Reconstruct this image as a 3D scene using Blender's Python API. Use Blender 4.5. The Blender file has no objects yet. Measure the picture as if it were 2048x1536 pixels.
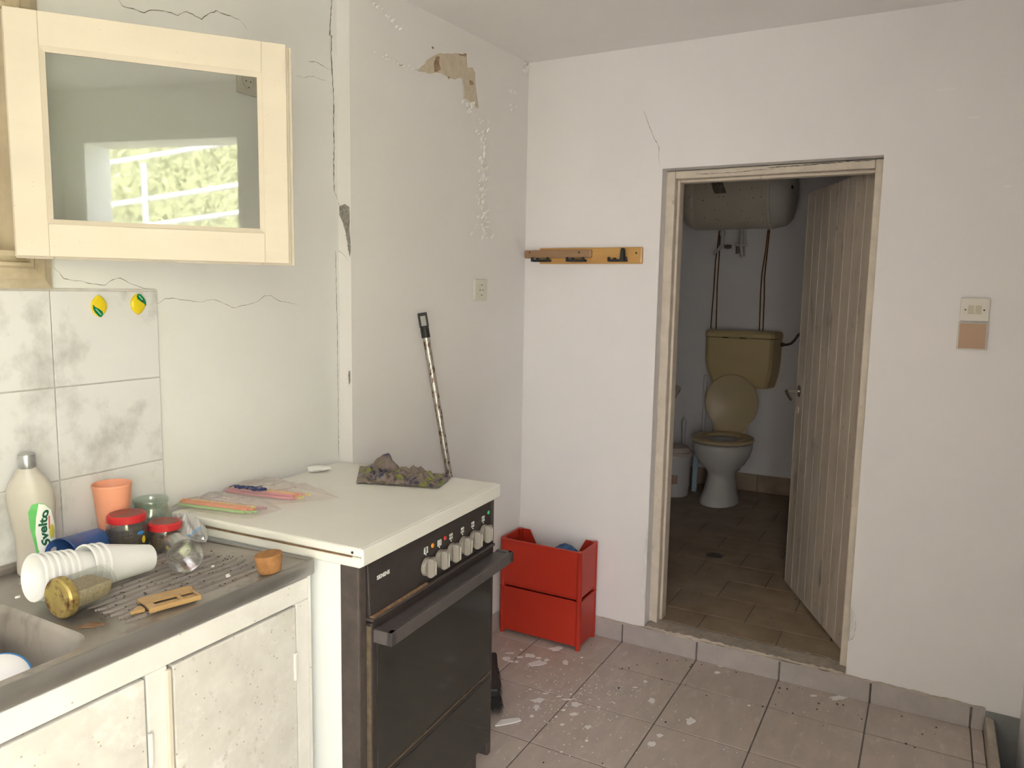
import bpy, bmesh, math, random
from mathutils import Vector, Matrix
random.seed(7)
SC = bpy.context.scene
COL = SC.collection
PI = math.pi
# ------------------------------------------------------------------ camera
def make_camera():
    yaw, pitch, roll = math.radians(28.7517), math.radians(6.9059), math.radians(1.01)
    f = Vector((math.cos(pitch)*math.cos(yaw), math.cos(pitch)*math.sin(yaw), -math.sin(pitch)))
    r = Vector((math.sin(yaw), -math.cos(yaw), 0)); u = r.cross(f)
    r2 = r*math.cos(roll) + u*math.sin(roll); u2 = -r*math.sin(roll) + u*math.cos(roll)
    m = Matrix((r2, u2, -f)).transposed().to_4x4(); m.translation = Vector((0, 0, 1.38))
    cd = bpy.data.cameras.new('camera'); cd.sensor_width = 36; cd.sensor_fit = 'HORIZONTAL'
    cd.lens = 1529.3/2048*36; cd.clip_start = .02; cd.clip_end = 200
    co = bpy.data.objects.new('camera', cd); COL.objects.link(co); co.matrix_world = m
    SC.camera = co
make_camera()
# ------------------------------------------------------------------ daylight
W = bpy.data.worlds.new('overcast_sky'); SC.world = W; W.use_nodes = True
bg = W.node_tree.nodes['Background']
bg.inputs[0].default_value = (.97, .96, 1.0, 1); bg.inputs[1].default_value = 8.0
sl = bpy.data.lights.new('sun_offscreen', 'SUN'); sl.energy = 17; sl.angle = math.radians(2); sl.color = (1, .965, .92)
so = bpy.data.objects.new('sun_offscreen', sl); COL.objects.link(so); so.location = (2, 4, 8)
so.rotation_euler = Vector((-.22, -.60, -.77)).to_track_quat('-Z', 'Y').to_euler()
def portal(name, loc, rot, sx, sy):
    l = bpy.data.lights.new(name, 'AREA'); l.shape = 'RECTANGLE'; l.size = sx; l.size_y = sy; l.cycles.is_portal = True
    o = bpy.data.objects.new(name, l); COL.objects.link(o); o.location = loc; o.rotation_euler = rot
portal('doorway_daylight_offscreen', (-.365, -.47, 1.02), (math.radians(90), 0, 0), .82, 2.03)
SC.view_settings.view_transform = 'Standard'; SC.view_settings.look = 'None'
SC.view_settings.gamma = 1; SC.view_settings.use_curve_mapping = False
SC.view_settings.exposure = 1.53
# ------------------------------------------------------------------ materials
MATS = {}
def mat(name, col, rough=.6, var=.0, vscale=6., col2=None, bump=0., bscale=80., metal=0., spec=.5,
        spots=None, spot_scale=40., spot_size=.18, patches=None, patch_scale=5., patch_th=.6, patch_soft=.06,
        stretch=(1, 1, 1), alpha=1., trans=0., ior=1.45, coat=0., patches2=None, patch2_scale=9., patch2_th=.62):
    """Principled material: base colour varied by world-space noise, optional dirt patches, specks and fine relief."""
    m = bpy.data.materials.new(name); m.use_nodes = True; nt = m.node_tree; N = nt.nodes; L = nt.links
    b = N['Principled BSDF']
    b.inputs['Roughness'].default_value = rough; b.inputs['Metallic'].default_value = metal
    b.inputs['Specular IOR Level'].default_value = spec; b.inputs['IOR'].default_value = ior
    b.inputs['Alpha'].default_value = alpha; b.inputs['Transmission Weight'].default_value = trans
    b.inputs['Coat Weight'].default_value = coat
    g = N.new('ShaderNodeNewGeometry'); mp = N.new('ShaderNodeMapping'); mp.inputs['Scale'].default_value = stretch
    L.new(g.outputs['Position'], mp.inputs['Vector'])
    def noise(scale, detail=4, rgh=.6):
        n = N.new('ShaderNodeTexNoise'); n.inputs['Scale'].default_value = scale; n.inputs['Detail'].default_value = detail
        n.inputs['Roughness'].default_value = rgh; L.new(mp.outputs[0], n.inputs['Vector']); return n.outputs['Fac']
    def ramp(src, lo, hi):
        r = N.new('ShaderNodeMapRange'); r.inputs['From Min'].default_value = lo; r.inputs['From Max'].default_value = hi
        L.new(src, r.inputs['Value']); return r.outputs[0]
    def mix(fac, a, c):
        x = N.new('ShaderNodeMix'); x.data_type = 'RGBA'
        L.new(fac, x.inputs['Factor'])
        for s, i in ((a, 6), (c, 7)):
            if isinstance(s, tuple): x.inputs[i].default_value = (*s[:3], 1)
            else: L.new(s, x.inputs[i])
        return x.outputs[2]
    cur = tuple(col)
    if var or col2:
        c2 = col2 or tuple(max(0, c*(1-var)) for c in col)
        cur = mix(ramp(noise(vscale), .32, .68), cur, c2)
    if patches:
        cur = mix(ramp(noise(patch_scale, 6, .65), patch_th-patch_soft, patch_th+patch_soft), cur, tuple(patches))
    if patches2:
        cur = mix(ramp(noise(patch2_scale, 8, .7), patch2_th-.03, patch2_th+.03), cur, tuple(patches2))
    if spots:
        v = N.new('ShaderNodeTexVoronoi'); v.inputs['Scale'].default_value = spot_scale; L.new(mp.outputs[0], v.inputs['Vector'])
        cur = mix(ramp(v.outputs['Distance'], spot_size, spot_size*.6), cur, tuple(spots))
    if isinstance(cur, tuple): b.inputs['Base Color'].default_value = (*cur[:3], 1)
    else: L.new(cur, b.inputs['Base Color'])
    if bump:
        bp_ = N.new('ShaderNodeBump'); bp_.inputs['Strength'].default_value = bump; bp_.inputs['Distance'].default_value = .004
        L.new(noise(bscale, 5), bp_.inputs['Height']); L.new(bp_.outputs[0], b.inputs['Normal'])
    MATS[name] = m; return m
def film(name, tint, refl=.12, cover=.0, cover_col=(.8, .8, .8), rough=.02, fres=1.45):
    """Thin clear sheet: lets light straight through, reflects by angle, plus a share of milky scatter."""
    m = bpy.data.materials.new(name); m.use_nodes = True; nt = m.node_tree; N = nt.nodes; L = nt.links
    N.remove(N['Principled BSDF']); out = N['Material Output']
    t = N.new('ShaderNodeBsdfTransparent'); t.inputs[0].default_value = (*tint, 1)
    d = N.new('ShaderNodeBsdfDiffuse'); d.inputs[0].default_value = (*cover_col, 1)
    g = N.new('ShaderNodeBsdfGlossy'); g.inputs[0].default_value = (1, 1, 1, 1); g.inputs['Roughness'].default_value = rough
    m1 = N.new('ShaderNodeMixShader'); m1.inputs[0].default_value = cover; L.new(t.outputs[0], m1.inputs[1]); L.new(d.outputs[0], m1.inputs[2])
    fr = N.new('ShaderNodeFresnel'); ge = N.new('ShaderNodeNewGeometry'); mr = N.new('ShaderNodeMapRange')
    mr.inputs['To Min'].default_value = fres; mr.inputs['To Max'].default_value = 1/fres     # same reflectance seen from either side
    L.new(ge.outputs['Backfacing'], mr.inputs['Value']); L.new(mr.outputs[0], fr.inputs[0])
    ad = N.new('ShaderNodeMath'); ad.operation = 'ADD'; ad.use_clamp = True; ad.inputs[1].default_value = refl; L.new(fr.outputs[0], ad.inputs[0])
    m2 = N.new('ShaderNodeMixShader'); L.new(ad.outputs[0], m2.inputs[0]); L.new(m1.outputs[0], m2.inputs[1]); L.new(g.outputs[0], m2.inputs[2])
    L.new(m2.outputs[0], out.inputs['Surface']); MATS[name] = m; return m
mat('wall_white', (.83, .80, .785), .75, var=.04, vscale=2.2, bump=.12, bscale=45)
mat('wall_cream', (.85, .84, .825), .72, var=.05, vscale=2.0, bump=.12, bscale=45)
mat('ceiling_white', (.88, .85, .83), .8, var=.05, vscale=1.6, bump=.15, bscale=30)
mat('bath_wall', (.82, .79, .77), .7, var=.06, vscale=2.0, bump=.1, bscale=30)
mat('crack_dark', (.10, .085, .07), .95)
mat('spall_grey', (.20, .185, .165), .95, col2=(.42, .40, .37), vscale=120, bump=1., bscale=220, patches=(.55, .52, .48), patch_scale=150, patch_th=.62)
mat('peel_beige', (.66, .57, .44), .9, var=.15, vscale=30, bump=.3, bscale=120)
mat('peel_rust', (.24, .15, .09), .95, col2=(.42, .30, .2), vscale=60)
mat('flake_white', (.90, .875, .85), .7, var=.05, vscale=30)
mat('floor_tile', (.57, .485, .43), .42, col2=(.48, .41, .365), vscale=9, stretch=(1, 2.2, 1), bump=.05, bscale=60,
    patches=(.62, .54, .49), patch_scale=14, patch_th=.62, spots=(.24, .18, .14), spot_scale=23, spot_size=.03)
mat('skirt_tile', (.47, .425, .40), .45, col2=(.40, .36, .34), vscale=14, bump=.05)
mat('grout_dark', (.20, .175, .155), .9, var=.3, vscale=30)
mat('grout_light', (.74, .70, .68), .85, var=.15, vscale=40)
mat('cement_edge', (.55, .48, .40), .9, var=.25, vscale=30, bump=.6, bscale=90)
mat('gutter_paint', (.20, .205, .195), .7, col2=(.26, .265, .25), vscale=8, patches=(.10, .115, .11), patch_scale=11, patch_th=.64)
mat('wall_tile', (.80, .79, .80), .22, col2=(.75, .74, .75), vscale=4, bump=0, stretch=(1, 1, .8),
    patches=(.47, .455, .45), patch_scale=8, patch_th=.62, patch_soft=.11)
mat('bath_tile', (.40, .31, .215), .45, col2=(.30, .225, .15), vscale=7, bump=.05, spots=(.12, .08, .05), spot_scale=30, spot_size=.05)
mat('bath_skirt', (.40, .31, .215), .5, col2=(.30, .225, .15), vscale=10)
mat('cream_wood', (.68, .605, .495), .45, var=.06, vscale=5, stretch=(1, 1, 3), spots=(.45, .37, .26), spot_scale=26, spot_size=.05)
mat('dirty_cream', (.66, .56, .41), .6, col2=(.42, .34, .23), vscale=13)
mat('door_paint', (.64, .555, .465), .6, col2=(.50, .43, .36), vscale=10, stretch=(1, 1, .22),
    patches=(.24, .20, .165), patch_scale=15, patch_th=.645, spots=(.13, .09, .06), spot_scale=38, spot_size=.085)
mat('frame_paint', (.70, .62, .51), .6, col2=(.60, .53, .44), vscale=18, patches=(.33, .27, .21), patch_scale=22, patch_th=.68)
mat('steel', (.46, .425, .395), .38, metal=.75, var=.22, vscale=9, bump=.06, bscale=160, patches=(.30, .27, .25), patch_scale=12, patch_th=.6)
mat('steel_front', (.33, .315, .30), .34, metal=.75, var=.25, vscale=14, stretch=(.4, 1, 1))
mat('steel_bowl', (.46, .425, .395), .42, metal=.75, var=.2, vscale=7, stretch=(1, 1, .5), patches=(.30, .27, .24), patch_scale=13, patch_th=.6)
mat('rust', (.15, .075, .035), .9, col2=(.28, .175, .10), vscale=60)
mat('edge_brown', (.17, .13, .085), .6, var=.4, vscale=60)
mat('cab_white', (.78, .755, .715), .6, col2=(.69, .665, .625), vscale=9, spots=(.42, .36, .28), spot_scale=42, spot_size=.09,
    patches=(.82, .80, .765), patch_scale=5, patch_th=.6)
mat('cab_dirty', (.68, .655, .61), .6, col2=(.57, .545, .50), vscale=18, spots=(.36, .30, .24), spot_scale=55, spot_size=.11,
    patches=(.77, .75, .71), patch_scale=9, patch_th=.60, patches2=(.52, .485, .43), patch2_scale=34, patch2_th=.64)
mat('enamel', (.84, .82, .75), .25, var=.04, vscale=4, spots=(.25, .19, .12), spot_scale=24, spot_size=.035)
mat('enamel_top', (.84, .82, .75), .3, var=.06, vscale=5, spots=(.30, .25, .18), spot_scale=20, spot_size=.03)
mat('enamel_side', (.80, .82, .81), .3, var=.03, vscale=4, spots=(.2, .17, .13), spot_scale=26, spot_size=.045)
mat('brown_metal', (.085, .068, .062), .4, var=.3, vscale=40, spec=.4)
mat('black_panel', (.047, .038, .036), .38, var=.3, vscale=30, patches=(.075, .04, .02), patch_scale=10, patch_th=.70)
mat('oven_glass', (.036, .035, .030), .10, var=.3, vscale=5, spec=.6)
mat('handle_plastic', (.105, .09, .088), .42, var=.15, vscale=30)
mat('knob_grey', (.30, .27, .235), .4, var=.08, vscale=30)
mat('white_print', (.75, .75, .72), .5)
mat('lamp_orange', (.75, .28, .03), .3); mat('lamp_red', (.5, .04, .03), .3); mat('lamp_green', (.04, .40, .16), .3)
mat('red_plastic', (.50, .035, .016), .42, var=.12, vscale=6)
mat('black_rubber', (.018, .018, .018), .55)
mat('bristle', (.012, .011, .011), .8)
mat('pole_metal', (.50, .47, .43), .35, metal=.8, patches=(.13, .07, .04), patch_scale=90, patch_th=.56, patch_soft=.04, stretch=(1, 1, .45))
mat('pine', (.62, .36, .11), .45, col2=(.50, .27, .08), vscale=20, stretch=(1, .12, 1), coat=.2)
mat('dull_wood', (.38, .235, .135), .6, col2=(.32, .19, .10), vscale=26, stretch=(1, .1, 1))
mat('socket_white', (.70, .665, .58), .4); mat('socket_old', (.60, .55, .47), .45); mat('dark_hole', (.04, .035, .03), .8)
mat('switch_rocker', (.55, .49, .36), .4); mat('cover_tan', (.50, .33, .22), .55, var=.05, vscale=20)
mat('porcelain', (.66, .64, .60), .12, var=.05, vscale=6); mat('toilet_cream', (.62, .48, .235), .4, var=.05, vscale=5)
mat('seat_cream', (.64, .51, .30), .35, var=.04, vscale=5)
mat('heater_enamel', (.78, .70, .57), .35, var=.07, vscale=6, spots=(.13, .07, .04), spot_scale=38, spot_size=.15)
mat('heater_cap', (.66, .62, .55), .4, var=.06, vscale=8, spots=(.18, .1, .06), spot_scale=40, spot_size=.08)
mat('rust_wire', (.22, .095, .025), .8, var=.4, vscale=60); mat('pipe_grey', (.62, .60, .55), .35, metal=.2, var=.2, vscale=50)
mat('brass_dark', (.16, .13, .10), .5, metal=.6); mat('hose_grey', (.22, .20, .175), .4, metal=.5, var=.3, vscale=120)
mat('badge_grey', (.30, .27, .22), .5, col2=(.12, .09, .06), vscale=45)
mat('chrome', (.75, .74, .72), .15, metal=1.)
mat('bucket_white', (.66, .64, .62), .4, var=.05, vscale=8); mat('bucket_lid', (.62, .54, .46), .5, var=.08, vscale=9)
mat('drain_metal', (.16, .165, .16), .5, metal=.6); mat('pale_blue', (.42, .56, .60), .5)
mat('cup_white', (.86, .85, .85), .35); mat('cup_orange', (.90, .40, .25), .35, trans=.0); mat('cup_blue', (.06, .14, .37), .35)
mat('cap_silver', (.52, .54, .54), .28, metal=.7, var=.3, vscale=60); mat('bottle_clear', (.53, .49, .43), .28, var=.08, vscale=9)
mat('label_green', (.10, .46, .12), .35, col2=(.16, .56, .16), vscale=30); mat('label_white', (.86, .86, .82), .4); mat('text_green', (.01, .12, .06), .45)
mat('label_yellow', (.72, .66, .10), .45, var=.2, vscale=60); mat('label_blue', (.05, .28, .70), .4); mat('label_red', (.75, .13, .12), .45)
mat('label_flower', (.78, .58, .08), .5, col2=(.35, .33, .05), vscale=110)
mat('lid_red', (.30, .075, .06), .5, col2=(.20, .10, .08), vscale=60, patches=(.42, .05, .045), patch_scale=50, patch_th=.58); mat('lid_red_rim', (.62, .03, .035), .35)
mat('lid_gold', (.50, .40, .14), .35, metal=.55, col2=(.34, .24, .09), vscale=25, patches=(.13, .055, .02), patch_scale=38, patch_th=.57)
mat('herbs_dark', (.14, .095, .055), .95, col2=(.06, .045, .03), vscale=190, bump=1., bscale=300)
mat('herbs', (.54, .43, .27), .95, col2=(.33, .25, .14), vscale=200, bump=1., bscale=300)
mat('herbs_brown', (.22, .135, .07), .95, col2=(.11, .07, .035), vscale=170, bump=1., bscale=300)
mat('yellow_dot', (.85, .62, .04), .4); mat('grid_black', (.05, .045, .05), .6)
mat('tan_metal', (.50, .315, .135), .4, var=.12, vscale=30, patches=(.17, .09, .04), patch_scale=60, patch_th=.66)
mat('tan_inside', (.50, .315, .135), .5); mat('cork', (.40, .20, .075), .9, col2=(.30, .14, .05), vscale=70, bump=.5, bscale=150)
mat('lemon_yellow', (.86, .66, .02), .22, var=.08, vscale=30); mat('leaf_green', (.0, .20, .07), .2); mat('leaf_light', (.38, .72, .45), .3)
mat('wrapper', (.155, .12, .105), .36, col2=(.22, .17, .15), vscale=34, patches=(.20, .215, .05), patch_scale=24, patch_th=.54, patch_soft=.02,
    patches2=(.022, .026, .07), patch2_scale=19, patch2_th=.57)
mat('straw_orange', (.95, .26, .03), .4); mat('straw_yellow', (.80, .76, .10), .4); mat('straw_pink', (.85, .22, .30), .4)
mat('straw_green', (.36, .72, .16), .4); mat('straw_mauve', (.55, .25, .36), .4); mat('navy_print', (.008, .02, .12), .4)
mat('blue_cloth', (.035, .085, .20), .7, col2=(.07, .15, .32), vscale=60)
mat('jamb_white', (.82, .82, .82), .6); mat('rail_white', (.75, .76, .75), .4, patches=(.4, .2, .1), patch_scale=30, patch_th=.7)
mat('landing_concrete', (.60, .58, .55), .85, var=.15, vscale=6); mat('bark', (.12, .09, .06), .9, var=.3, vscale=30)
mat('leaves', (.40, .42, .22), .6, col2=(.28, .31, .15), vscale=14, patches=(.52, .51, .32), patch_scale=9, patch_th=.55)
mat('hedge_core', (.36, .38, .20), .9)
mat('niche_inside', (.66, .56, .41), .65, col2=(.50, .41, .29), vscale=11)
film('pane_glass', (.80, .82, .79), refl=.0, fres=1.5)
film('jar_glass', (.95, .96, .95), refl=.012, cover=.02, fres=1.45)
film('green_glass', (.86, .91, .87), refl=.05, cover=.10, cover_col=(.62, .72, .64), fres=1.5)
film('cup_clear', (.90, .90, .89), refl=.04, cover=.08, cover_col=(.7, .69, .67))
film('poly_film', (.93, .91, .90), refl=.04, cover=.21, cover_col=(.88, .79, .76), rough=.2, fres=1.3)
film('poly_film_clear', (.92, .92, .93), refl=.07, cover=.38, cover_col=(.74, .73, .74), rough=.18, fres=1.35)
# ------------------------------------------------------------------ mesh helpers
class M:
    def __init__(s): s.v = []; s.f = []
    def add(s, v, f):
        n = len(s.v); s.v += [tuple(p) for p in v]; s.f += [tuple(i+n for i in q) for q in f]; return s
    def box(s, x0, x1, y0, y1, z0, z1):
        return s.add([(x0,y0,z0),(x1,y0,z0),(x1,y1,z0),(x0,y1,z0),(x0,y0,z1),(x1,y0,z1),(x1,y1,z1),(x0,y1,z1)],
                     [(0,3,2,1),(4,5,6,7),(0,1,5,4),(1,2,6,5),(2,3,7,6),(3,0,4,7)])
    def rings(s, rs, closed_ends=True):
        n = len(rs[0]); v = [p for r in rs for p in r]; f = []
        for k in range(len(rs)-1):
            for i in range(n):
                j = (i+1) % n; f.append((k*n+i, k*n+j, (k+1)*n+j, (k+1)*n+i))
        if closed_ends: f.append(tuple(range(n-1, -1, -1))); f.append(tuple((len(rs)-1)*n+i for i in range(n)))
        return s.add(v, f)
    def lathe(s, prof, n=32, c=(0, 0, 0), sx=1., sy=1., ends=True, axis=None):
        rs = []
        for r, z in prof:
            rs.append([(r*sx*math.cos(2*PI*i/n), r*sy*math.sin(2*PI*i/n), z) for i in range(n)])
        if axis is not None:
            q = Vector((0, 0, 1)).rotation_difference(Vector(axis).normalized())
            rs = [[q @ Vector(p) for p in r] for r in rs]
        rs = [[(p[0]+c[0], p[1]+c[1], p[2]+c[2]) for p in r] for r in rs]
        return s.rings(rs, ends)
    def tube(s, pts, r, n=8, ends=True):
        P = [Vector(p) for p in pts]; rs = []; up = None
        for i, p in enumerate(P):
            d = ((P[i+1]-p) if i == 0 else (p-P[i-1]) if i == len(P)-1 else (P[i+1]-P[i-1])).normalized()
            if up is None: up = d.orthogonal().normalized()
            up = (up - d*up.dot(d)).normalized(); w = d.cross(up)
            rr = r[i] if isinstance(r, (list, tuple)) else r
            rs.append([p + up*rr*math.cos(2*PI*k/n) + w*rr*math.sin(2*PI*k/n) for k in range(n)])
        return s.rings(rs, ends)
    def prism(s, poly, d):
        """poly: list of 3-D points in a plane, d: offset vector."""
        d = Vector(d); n = len(poly); a = [Vector(p) for p in poly]; b = [p+d for p in a]
        return s.add(a+b, [tuple(range(n-1, -1, -1)), tuple(range(n, 2*n))] + [(i, (i+1) % n, n+(i+1) % n, n+i) for i in range(n)])
def link(name, data, parent=None, loc=None, rot=None):
    o = bpy.data.objects.new(name, data); COL.objects.link(o)
    if parent is not None: o.parent = parent
    if loc is not None: o.location = loc
    if rot is not None: o.rotation_euler = rot
    return o
def mesh_of(name, m, material, smooth=0.):
    me = bpy.data.meshes.new(name); me.from_pydata([tuple(p) for p in m.v], [], m.f); me.update()
    b = bmesh.new(); b.from_mesh(me); bmesh.ops.recalc_face_normals(b, faces=b.faces); b.to_mesh(me); b.free()
    me.materials.append(MATS[material])
    if smooth:
        me.polygons.foreach_set('use_smooth', [True]*len(me.polygons)); me.set_sharp_from_angle(angle=math.radians(smooth))
    return me
def O(name, m, material, parent=None, smooth=0., bevel=0., loc=None, rot=None, seg=2):
    o = link(name, mesh_of(name, m, material, smooth), parent, loc, rot)
    if bevel:
        b = o.modifiers.new('bevel', 'BEVEL'); b.width = bevel; b.segments = seg; b.limit_method = 'ANGLE'; b.angle_limit = math.radians(40)
    return o
def tag(o, label, cat, group=None):
    o['label'] = label; o['category'] = cat
    if group: o['group'] = group
    return o
def thing(name, label, cat, loc=(0, 0, 0), rotz=0., group=None):
    return tag(link(name, None, None, loc, (0, 0, rotz)), label, cat, group)
def struct(o, label=None):
    o['kind'] = 'structure'
    if label: o['label'] = label
    return o
def dup(root, loc=None, rot=None):
    r = root.copy(); COL.objects.link(r)
    if loc is not None: r.location = loc
    if rot is not None: r.rotation_euler = rot
    for ch in list(root.children):
        c = ch.copy(); COL.objects.link(c); c.parent = r
        for g in list(ch.children):
            d = g.copy(); COL.objects.link(d); d.parent = c
    return r
def text_mesh(s, size, material, extrude=.0003, bold=0.):
    cu = bpy.data.curves.new('txt', 'FONT'); cu.body = s; cu.size = size; cu.extrude = extrude; cu.offset = bold; cu.resolution_u = 3
    cu.align_x = 'CENTER'; cu.align_y = 'CENTER'
    o = bpy.data.objects.new('txt', cu); COL.objects.link(o)
    dg = bpy.context.evaluated_depsgraph_get(); me = bpy.data.meshes.new_from_object(o.evaluated_get(dg))
    bpy.data.objects.remove(o); bpy.data.curves.remove(cu)
    me.materials.clear(); me.materials.append(MATS[material]); return me
def ribbon(pts, width, normal, lift):
    """crack: a thin tapering strip following a broken line on a wall."""
    n = Vector(normal).normalized(); P = []
    for a, b in zip(pts[:-1], pts[1:]):
        a, b = Vector(a), Vector(b); k = max(2, int((b-a).length/.008))
        for i in range(k): P.append(a.lerp(b, i/k))
    P.append(Vector(pts[-1])); v = []; f = []; N = len(P)
    for i, p in enumerate(P):
        d = (P[min(i+1, N-1)]-P[max(i-1, 0)]).normalized(); s = n.cross(d).normalized()
        w = width*.5*random.uniform(.35, 1.2)*min(1, (N-1-i)/6+.15, i/4+.35)
        q = p + s*random.uniform(-1, 1)*.0012 + n*lift
        v += [q-s*w, q+s*w]
        if i: f.append((2*i-2, 2*i-1, 2*i+1, 2*i))
    return M().add(v, f)
def rounded(x0, x1, y0, y1, r, n=6):
    out = []
    for cx, cy, a0 in ((x1-r, y1-r, 0), (x0+r, y1-r, 90), (x0+r, y0+r, 180), (x1-r, y0+r, 270)):
        for i in range(n+1):
            a = math.radians(a0+90*i/n); out.append((cx+r*math.cos(a), cy+r*math.sin(a)))
    return out
CR_LEFT= [([(1.7651, 1.58, 2.2544), (1.7642, 1.58, 2.1998), (1.7591, 1.58, 2.1437), (1.7543, 1.58, 2.1012), (1.7626, 1.58, 2.1008), (1.7598, 1.58, 2.0546), (1.7632, 1.58, 2.007), (1.7649, 1.58, 1.9796), (1.7683, 1.58, 1.9244), (1.7672, 1.58, 1.8537), (1.7685, 1.58, 1.7971), (1.7648, 1.58, 1.6964), (1.7685, 1.58, 1.6609), (1.7813, 1.58, 1.6406)], 0.0034), ([(1.7704, 1.58, 1.4933), (1.7712, 1.58, 1.4046), (1.7739, 1.58, 1.2849), (1.7743, 1.58, 1.1636), (1.7748, 1.58, 1.0407), (1.7748, 1.58, 0.8849), (1.7766, 1.58, 0.8563)], 0.0018), ([(1.0926, 1.58, 1.9909), (1.1068, 1.58, 1.9752), (1.1304, 1.58, 1.9764), (1.1583, 1.58, 1.9778), (1.1736, 1.58, 1.9878), (1.212, 1.58, 1.9977), (1.2449, 1.58, 1.9992), (1.2685, 1.58, 2.0153), (1.3116, 1.58, 2.0106), (1.3338, 1.58, 2.0288), (1.3548, 1.58, 2.0422), (1.3971, 1.58, 2.0436), (1.4283, 1.58, 2.0436), (1.4517, 1.58, 2.0241)], 0.0016), ([(1.6641, 1.58, 2.0049), (1.7037, 1.58, 2.0125), (1.7341, 1.58, 2.0066), (1.7632, 1.58, 2.007)], 0.0013), ([(1.619, 1.58, 1.9552), (1.6496, 1.58, 1.9586), (1.683, 1.58, 1.9708), (1.7232, 1.58, 1.9696), (1.7543, 1.58, 1.9701)], 0.001), ([(0.9274, 1.58, 1.4129), (0.9391, 1.58, 1.4022), (0.9477, 1.58, 1.3902), (0.958, 1.58, 1.3873), (0.9824, 1.58, 1.3858), (1.0095, 1.58, 1.38), (1.0377, 1.58, 1.3783), (1.0556, 1.58, 1.3894), (1.0734, 1.58, 1.3942), (1.0946, 1.58, 1.3847), (1.1212, 1.58, 1.374), (1.1566, 1.58, 1.3698)], 0.0012), ([(1.1617, 1.58, 1.3377), (1.1846, 1.58, 1.3481), (1.2049, 1.58, 1.3504), (1.2253, 1.58, 1.3457), (1.2821, 1.58, 1.3407), (1.3196, 1.58, 1.3481), (1.3499, 1.58, 1.338), (1.3811, 1.58, 1.3251), (1.4221, 1.58, 1.3324), (1.4646, 1.58, 1.3414), (1.4876, 1.58, 1.356), (1.5089, 1.58, 1.3574), (1.5448, 1.58, 1.3425), (1.6166, 1.58, 1.3311)], 0.001)]
CR_STRIP= [([(1.785, 1.5891, 1.6443), (1.785, 1.5738, 1.6233)], 0.004), ([(1.785, 1.5871, 1.4972), (1.785, 1.5658, 1.4851), (1.785, 1.5428, 1.4614)], 0.0012)]
SPALL= [[(1.785, 1.5758, 1.6233), (1.785, 1.5545, 1.6283), (1.785, 1.5374, 1.619), (1.785, 1.5358, 1.5813), (1.785, 1.538, 1.5595), (1.785, 1.5345, 1.5229), (1.785, 1.5329, 1.4936), (1.785, 1.537, 1.4717), (1.785, 1.5424, 1.5011), (1.785, 1.5516, 1.5452), (1.785, 1.5628, 1.5747), (1.785, 1.5761, 1.597)], [(1.785, 1.5444, 1.1314), (1.785, 1.5385, 1.1333), (1.785, 1.5389, 1.0967), (1.785, 1.5448, 1.0886)]]
CR_BACK= [([(2.78, 0.9917, 2.0471), (2.78, 0.9788, 2.014), (2.78, 0.9662, 1.9862), (2.78, 0.9495, 1.9493), (2.78, 0.929, 1.9122), (2.78, 0.9275, 1.8765), (2.78, 0.9224, 1.8458)], 0.0016)]
PEEL= [(0.299, 2.0789), (0.3285, 2.1002), (0.3547, 2.1266), (0.3689, 2.1342), (0.3978, 2.152), (0.4242, 2.1646), (0.4724, 2.1754), (0.5137, 2.1879), (0.5745, 2.2013), (0.5819, 2.1554), (0.6094, 2.1659), (0.6289, 2.1495), (0.6331, 2.1067), (0.6542, 2.0293), (0.6313, 2.0309), (0.5917, 2.0446), (0.5587, 2.0469), (0.5523, 2.1067), (0.5414, 2.1115), (0.5046, 2.0957), (0.4653, 2.0925), (0.4279, 2.1001), (0.3645, 2.0833), (0.3175, 2.0794)]
PEEL_RUST= [[(0.4027, 2.1475), (0.4204, 2.152), (0.4176, 2.128), (0.4277, 2.113), (0.411, 2.1019), (0.3934, 2.0959), (0.3883, 2.1207)], [(0.5243, 2.1888), (0.5745, 2.2013), (0.5725, 2.191), (0.535, 2.1838)], [(0.2189, 2.0785), (0.232, 2.0807), (0.2276, 2.0741), (0.2172, 2.0727)], [(0.4683, 2.0991), (0.4785, 2.1003), (0.4756, 2.0913), (0.4653, 2.0913)], [(0.3811, 2.1752), (0.3908, 2.172), (0.3851, 2.1648), (0.3773, 2.1684)], [(0.5904, 2.1156), (0.6126, 2.1176), (0.6184, 2.1065), (0.5962, 2.0996)]]
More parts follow.
